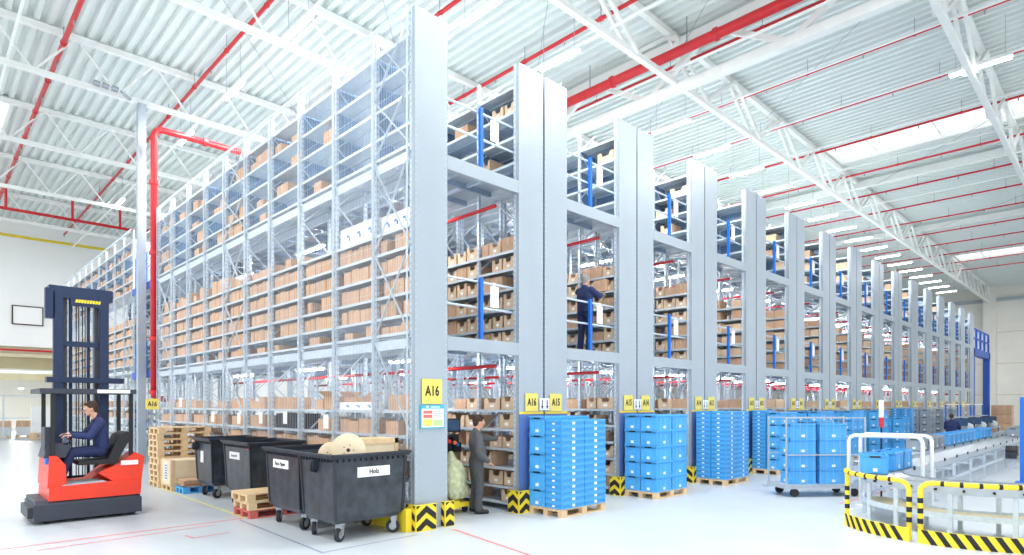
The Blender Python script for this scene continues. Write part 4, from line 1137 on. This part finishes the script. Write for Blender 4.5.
def straight(x0, x1, y0, y1, lab, z=.8, lower=True):
    t = thing('straight_conveyor', (x0,y0,0), lab, 'conveyor'); L = x1-x0; w = y1-y0
    for y in (0, w-.03): MB().box(0,y,z-.12,L,y+.03,z,'grey_tube').box(0,y,z,L,y+.03,z+.012,'panel').build('side_rail', t)
    m = MB(); x = .06
    while x < L: m.tube([(x,.03,z-.03),(x,w-.03,z-.03)], .024, 'zinc', 8); x += .2
    m.build('roller', t)
    if lower:
        MB().box(0,.0,.3,L,.03,.36,'galv').box(0,w-.03,.3,L,w,.36,'galv').build('lower_rail', t)
    x = .4
    while x < L:
        m = MB()
        for y in (.0,w-.05): m.box(x,y,0,x+.05,y+.05,z-.1,'galv'); m.box(x-.04,y-.02,0,x+.09,y+.07,.015,'galv')
        m.box(x,.05,.5,x+.04,w-.05,.54,'galv'); m.build('leg_frame', t); x += 2.0
    m = MB()
    for i in range(int(L/1.3)): m.box(.6+1.3*i,-.02,z-.02,.68+1.3*i,.0,z+.05,'black')
    m.build('sensor', t)
straight(12.8, 40, 2.92, 3.56, 'long straight roller conveyor leading away from the curve, nearest run')
straight(14.6, 40, 3.72, 4.34, 'long straight roller conveyor carrying grey and blue crates')
straight(12.8, 24, .24, .88, 'straight roller conveyor leaving the curve at the right edge')
MB().box(24.75,2.62,.3,25.05,2.9,.55,'bin').tube([(24.9,2.6,.55),(24.9,2.9,.55)], .16, 'black', 14).box(24.85,2.7,.0,24.95,2.8,.3,'galv').build('drive_motor', label='dark drive motor mounted beside the long conveyor', cat='motor')
for i, (x, y) in enumerate(((11.98,2.97),(12.62,3.04),(13.3,3.04))):
    TALL.put((x, y, .812), (.35,0,0)[i], 'light blue crate on the conveyor under the white arch, %s from the curve' % W(i+1), 'crates under the white arch')
for i in range(16):
    P = GREY if i < 4 else TALL; x = 18.6+.66*i + (0 if i < 4 else .3)
    if i in (11,): continue
    P.put((x, 3.84, .812), 0, '%s crate on the second conveyor, %s in the row from the near end' % ('grey' if i < 4 else 'blue', W(i+1)), 'crates on the second conveyor')
for i in range(4): GREY.put((29.6+.68*i, 3.04, .812), 0, 'grey crate far along the nearest straight conveyor, %s of four' % W(i+1), 'crates far along the near conveyor')
for q, x in enumerate((12.85, 13.55)):
    t = thing('protective_arch', (x,2.66,0), 'white tube arch over the conveyor, %s to the curve' % ('closer' if q == 0 else 'second'), 'arch')
    pts = [(0,0,0),(0,0,1.32),(0,.03,1.39),(0,.1,1.42),(0,1.1,1.42),(0,1.17,1.39),(0,1.2,1.32),(0,1.2,0)]
    MB().tube(pts, .035, 'white', 10).build('tube', t, smooth=True)
    MB().box(-.07,-.07,0,.07,.07,.015,'white').box(-.07,1.13,0,.07,1.27,.015,'white').build('foot_plate', t)
t = thing('signal_tower', (14.05,3.62,0), 'thin signal pole with red light above the conveyor', 'signal light')
MB().tube([(0,0,0),(0,0,1.55)], .018, 'black', 8).build('pole', t)
MB().tube([(0,0,1.55),(0,0,1.75)], .045, 'red', 12).build('red_lamp', t)
MB().tube([(0,0,1.75),(0,0,2.1)], .045, 'paper', 12).build('white_lamp', t)
t = thing('light_curtain_post', (20.4,2.02,0), 'tall blue steel post beside the conveyors at the right edge', 'post')
MB().box(-.07,-.07,0,.07,.07,2.2,'blue_post').build('post', t); MB().box(-.16,-.16,0,.16,.16,.03,'blue_post').box(.09,-.03,.3,.13,.03,2.1,'yellow').build('base_plate', t)
# barriers
def barrier(a0, a1, lab, post0=True):
    cx, cy, r = 12.1, 2.0, 1.68; t = thing('impact_barrier', (cx,cy,0), lab, 'barrier'); n = 36
    m = MB(); k0 = a0 > a1
    P = lambda a, z, rr=r: (rr*cos(radians(a)), rr*sin(radians(a)), z)
    e = math.degrees(.16/r); H = .88; s = 1 if a1 > a0 else -1
    pts = [P(a0,.02), P(a0,H-.14)]
    for i in range(1,6): th_ = pi/2*i/5; pts.append(P(a0+s*e*(1-cos(th_)), H-.14+.14*sin(th_)))
    aa = a0+s*e; bb = a1 if not post0 else a1-s*.0
    for i in range(1,n+1): pts.append(P(aa+(a1-aa)*i/n, H))
    m.tube(pts, .036, 'yellow', 10).build('top_rail', t, smooth=True)
    m = MB(); m.tube([P(a1,.02),P(a1,H+.03)], .036, 'yellow', 10); m.ball(P(a1,H+.02), .055, 'yellow', 10); m.build('end_post', t)
    m = MB(); sweep_rail(m,0,0,r+.02,min(a0,a1)-.6,max(a0,a1)+.6,.0,.2,.02,'yellow',n); m.build('kick_plate', t)
    b = MB(); w = 5.4; a = min(a0,a1)+.5; R = r+.0425
    while a+w*.5+4.4 < max(a0,a1)+.8:
        [b.poly([P(a+4.4*(1-u/5),.2*u/5,R),P(a+4.4*(1-u/5)+w*.5,.2*u/5,R),P(a+4.4*(1-(u+1)/5)+w*.5,.2*(u+1)/5,R),P(a+4.4*(1-(u+1)/5),.2*(u+1)/5,R)], 'ink') for u in range(5)]; a += w+.25
    # bands round the rail and the posts
    q = aa+s*3
    while (q-a1)*s < -2: b.tube([P(q,H),P(q+s*1.5,H)], .038, 'ink', 10); q += s*7.4
    for A_ in (a0, a1):
        z = .28
        while z < H-.2:
            pr = P(A_,0); b.tube([(pr[0],pr[1],z),(pr[0],pr[1],z+.075)], .0375, 'ink', 10); z += .15
    b.build('black_stripes', t)
barrier(168.6, 125.3, 'left part of the curved yellow and black impact barrier')
barrier(173.6, 262, 'right part of the curved yellow and black impact barrier reaching the picture edge')

# ------------------------------------------------------------------ far right work area
def table(loc, L, lab):
    t = thing('packing_table', loc, lab, 'table')
    MB().box(0,0,.86,L,.8,.9,'grey_tube').build('tabletop', t)
    for x in (.05,L-.1):
        for y in (.05,.7): MB().box(x,y,0,x+.05,y+.05,.86,'blue_post').build('leg', t)
    MB().box(.05,.72,.9,.1,.77,2.05,'blue_post').box(L-.1,.72,.9,L-.05,.77,2.05,'blue_post').box(.05,.72,2.0,L-.05,.77,2.05,'white').box(.05,.5,1.45,L-.05,.78,1.48,'grey_tube').build('upper_frame', t)
for i, x in enumerate((31.2, 34.4, 37.6)):
    table((x,4.9,0), 2.6, 'packing table with blue upright frame, %s from the person in navy' % W(i+1))
    for j in range(2):
        t = thing('monitor', (x+.5+1.2*j,5.2,.902), 'dark monitor on the %s packing table, %s one' % (W(i+1), ('near','far')[j]), 'monitor')
        MB().box(-.02,-.25,.22,.02,.25,.52,'bin').box(-.024,-.23,.24,-.019,.23,.5,'screen').build('screen', t); MB().box(-.08,-.1,0,.08,.1,.015,'black').box(-.01,-.02,.015,.01,.02,.25,'black').build('stand', t)
    b = MB(); b.ball((0,0,.16), .2, 'film', 14, (1,1,.9)); o = b.build('plastic_bag', smooth=True, loc=(x+.9,5.0,.9), label='clear plastic bag on the %s packing table' % W(i+1), cat='bag')
for i, (x, y) in enumerate(((56,6.6),(57.6,6.6),(59.5,6.8),(52.5,5.8))):
    pallet((x,y,0), 0, 1.2, .8, 'wood', 'wooden pallet with brown boxes by the blue portal, %s of four' % W(i+1), 'pallets by the blue portal')
    for z in range(3): CB.put((x+.6,y+.4,.147+z*.62), 0, 'large brown box by the blue portal, pallet %d, %s up' % (i+1, W(z+1)), 'large boxes by the blue portal', (1.1,.75,.6))
# ------------------------------------------------------------------ far left
t = thing('wall_frame', (5.25, 49.93, 7.75), 'brown framed pale picture on the white wall at far left', 'picture')
MB().box(-.74,-.03,-.55,.74,.06,.55,'paper').build('print', t)
MB().box(-.8,-.06,-.61,.8,.06,-.55,'dark_hole').box(-.8,-.06,.55,.8,.06,.61,'dark_hole').box(-.8,-.06,-.55,-.74,.06,.55,'dark_hole').box(.74,-.06,-.55,.8,.06,.55,'dark_hole').build('frame', t)
for i, (x, y, h) in enumerate(((3.0,47.3,1.3),(4.5,47.6,1.35))):
    pallet((x,y,0), 0, 1.2, .8, 'wood', 'wooden pallet with wrapped cartons at the far left wall, %s' % ('left one','right one')[i], 'pallets at the far left')
    for z in range(2):
        for q in range(3): CB.put((x+.2+.4*q,y+.4,.147+z*.45), 0, 'carton at the far left, %s pallet, %s layer, %s along' % (('left','right')[i], ('lower','upper')[z], W(q+1)), 'cartons at the far left', (.38,.76,.44))
    MB().box(-.01,-.01,0,1.21,.81,.52,'film').build('stretch_film', loc=(x,y,.15), label='clear stretch film round the cartons on the %s far pallet' % ('left','right')[i], cat='film')
for i in range(3):
    pallet((4.75,43.7,.146*i), 0, 1.2, .8, 'wood', 'wooden pallet beside the forklift mast far left, %s up' % W(i+1), 'pallets far behind the forklift')
for i in range(3): MB().box(0,0,0,1.1,.7,.5,'white').box(-.003,.1,.1,0,.6,.4,'paper').build('white_carton', loc=(4.8,43.75,.44+.505*i), label='white carton far behind the forklift, %s up' % W(i+1), cat='box', group='white cartons far left')
t = thing('mesh_fence', (-2,46.2,0), 'grey railed fence in front of the recess at the far left', 'fence')
for x in range(6): MB().box(x*1.9,0,0,x*1.9+.08,.08,2.6,'galv').build('post', t)
m = MB()
for z in (1.2,2.52): m.box(0,.02,z,9.6,.06,z+.06,'galv')
x = 0
while x < 9.5: m.box(x,.03,.1,x+.006,.036,2.55,'galv'); x += .15
m.build('mesh', t)
# blue boxes on the rear rack end
for i in range(2): MB().box(0,0,0,.4,.55,.3,'blue_post').box(-.004,.12,.08,0,.43,.22,'paper').build('blue_carton', loc=(XA+.08,FX+BL2[0]+.1,(1.555,1.185)[i]), label='blue carton on the rack end behind the driver, %s one' % ('upper','lower')[i], cat='box')
t = thing('pallet_jack', (5.0,18.2,0), 'pallet jack parked behind the tall pallet pile', 'pallet jack')
MB().tube([(0,-.05,.09),(0,.05,.09)], .09, 'rubber', 12).tube([(0,0,.2),(0,.3,1.15)], .02, 'black', 8).tube([(-.18,.3,1.15),(.18,.3,1.15)], .02, 'black', 8).build('handle', t)
MB().box(-.27,.1,.05,-.11,1.2,.1,'truck_red').box(.11,.1,.05,.27,1.2,.1,'truck_red').box(-.27,.0,.05,.27,.14,.24,'truck_red').build('fork', t)

# ------------------------------------------------------------------ world and view
w = bpy.data.worlds.new('world'); SC.world = w; w.use_nodes = True
bg = w.node_tree.nodes['Background']; bg.inputs[0].default_value = (.95,.98,1,1); bg.inputs[1].default_value = .85
SC.view_settings.view_transform = 'Standard'; SC.view_settings.look = 'None'; SC.view_settings.gamma = 1; SC.view_settings.use_curve_mapping = False
SC.view_settings.exposure = .84
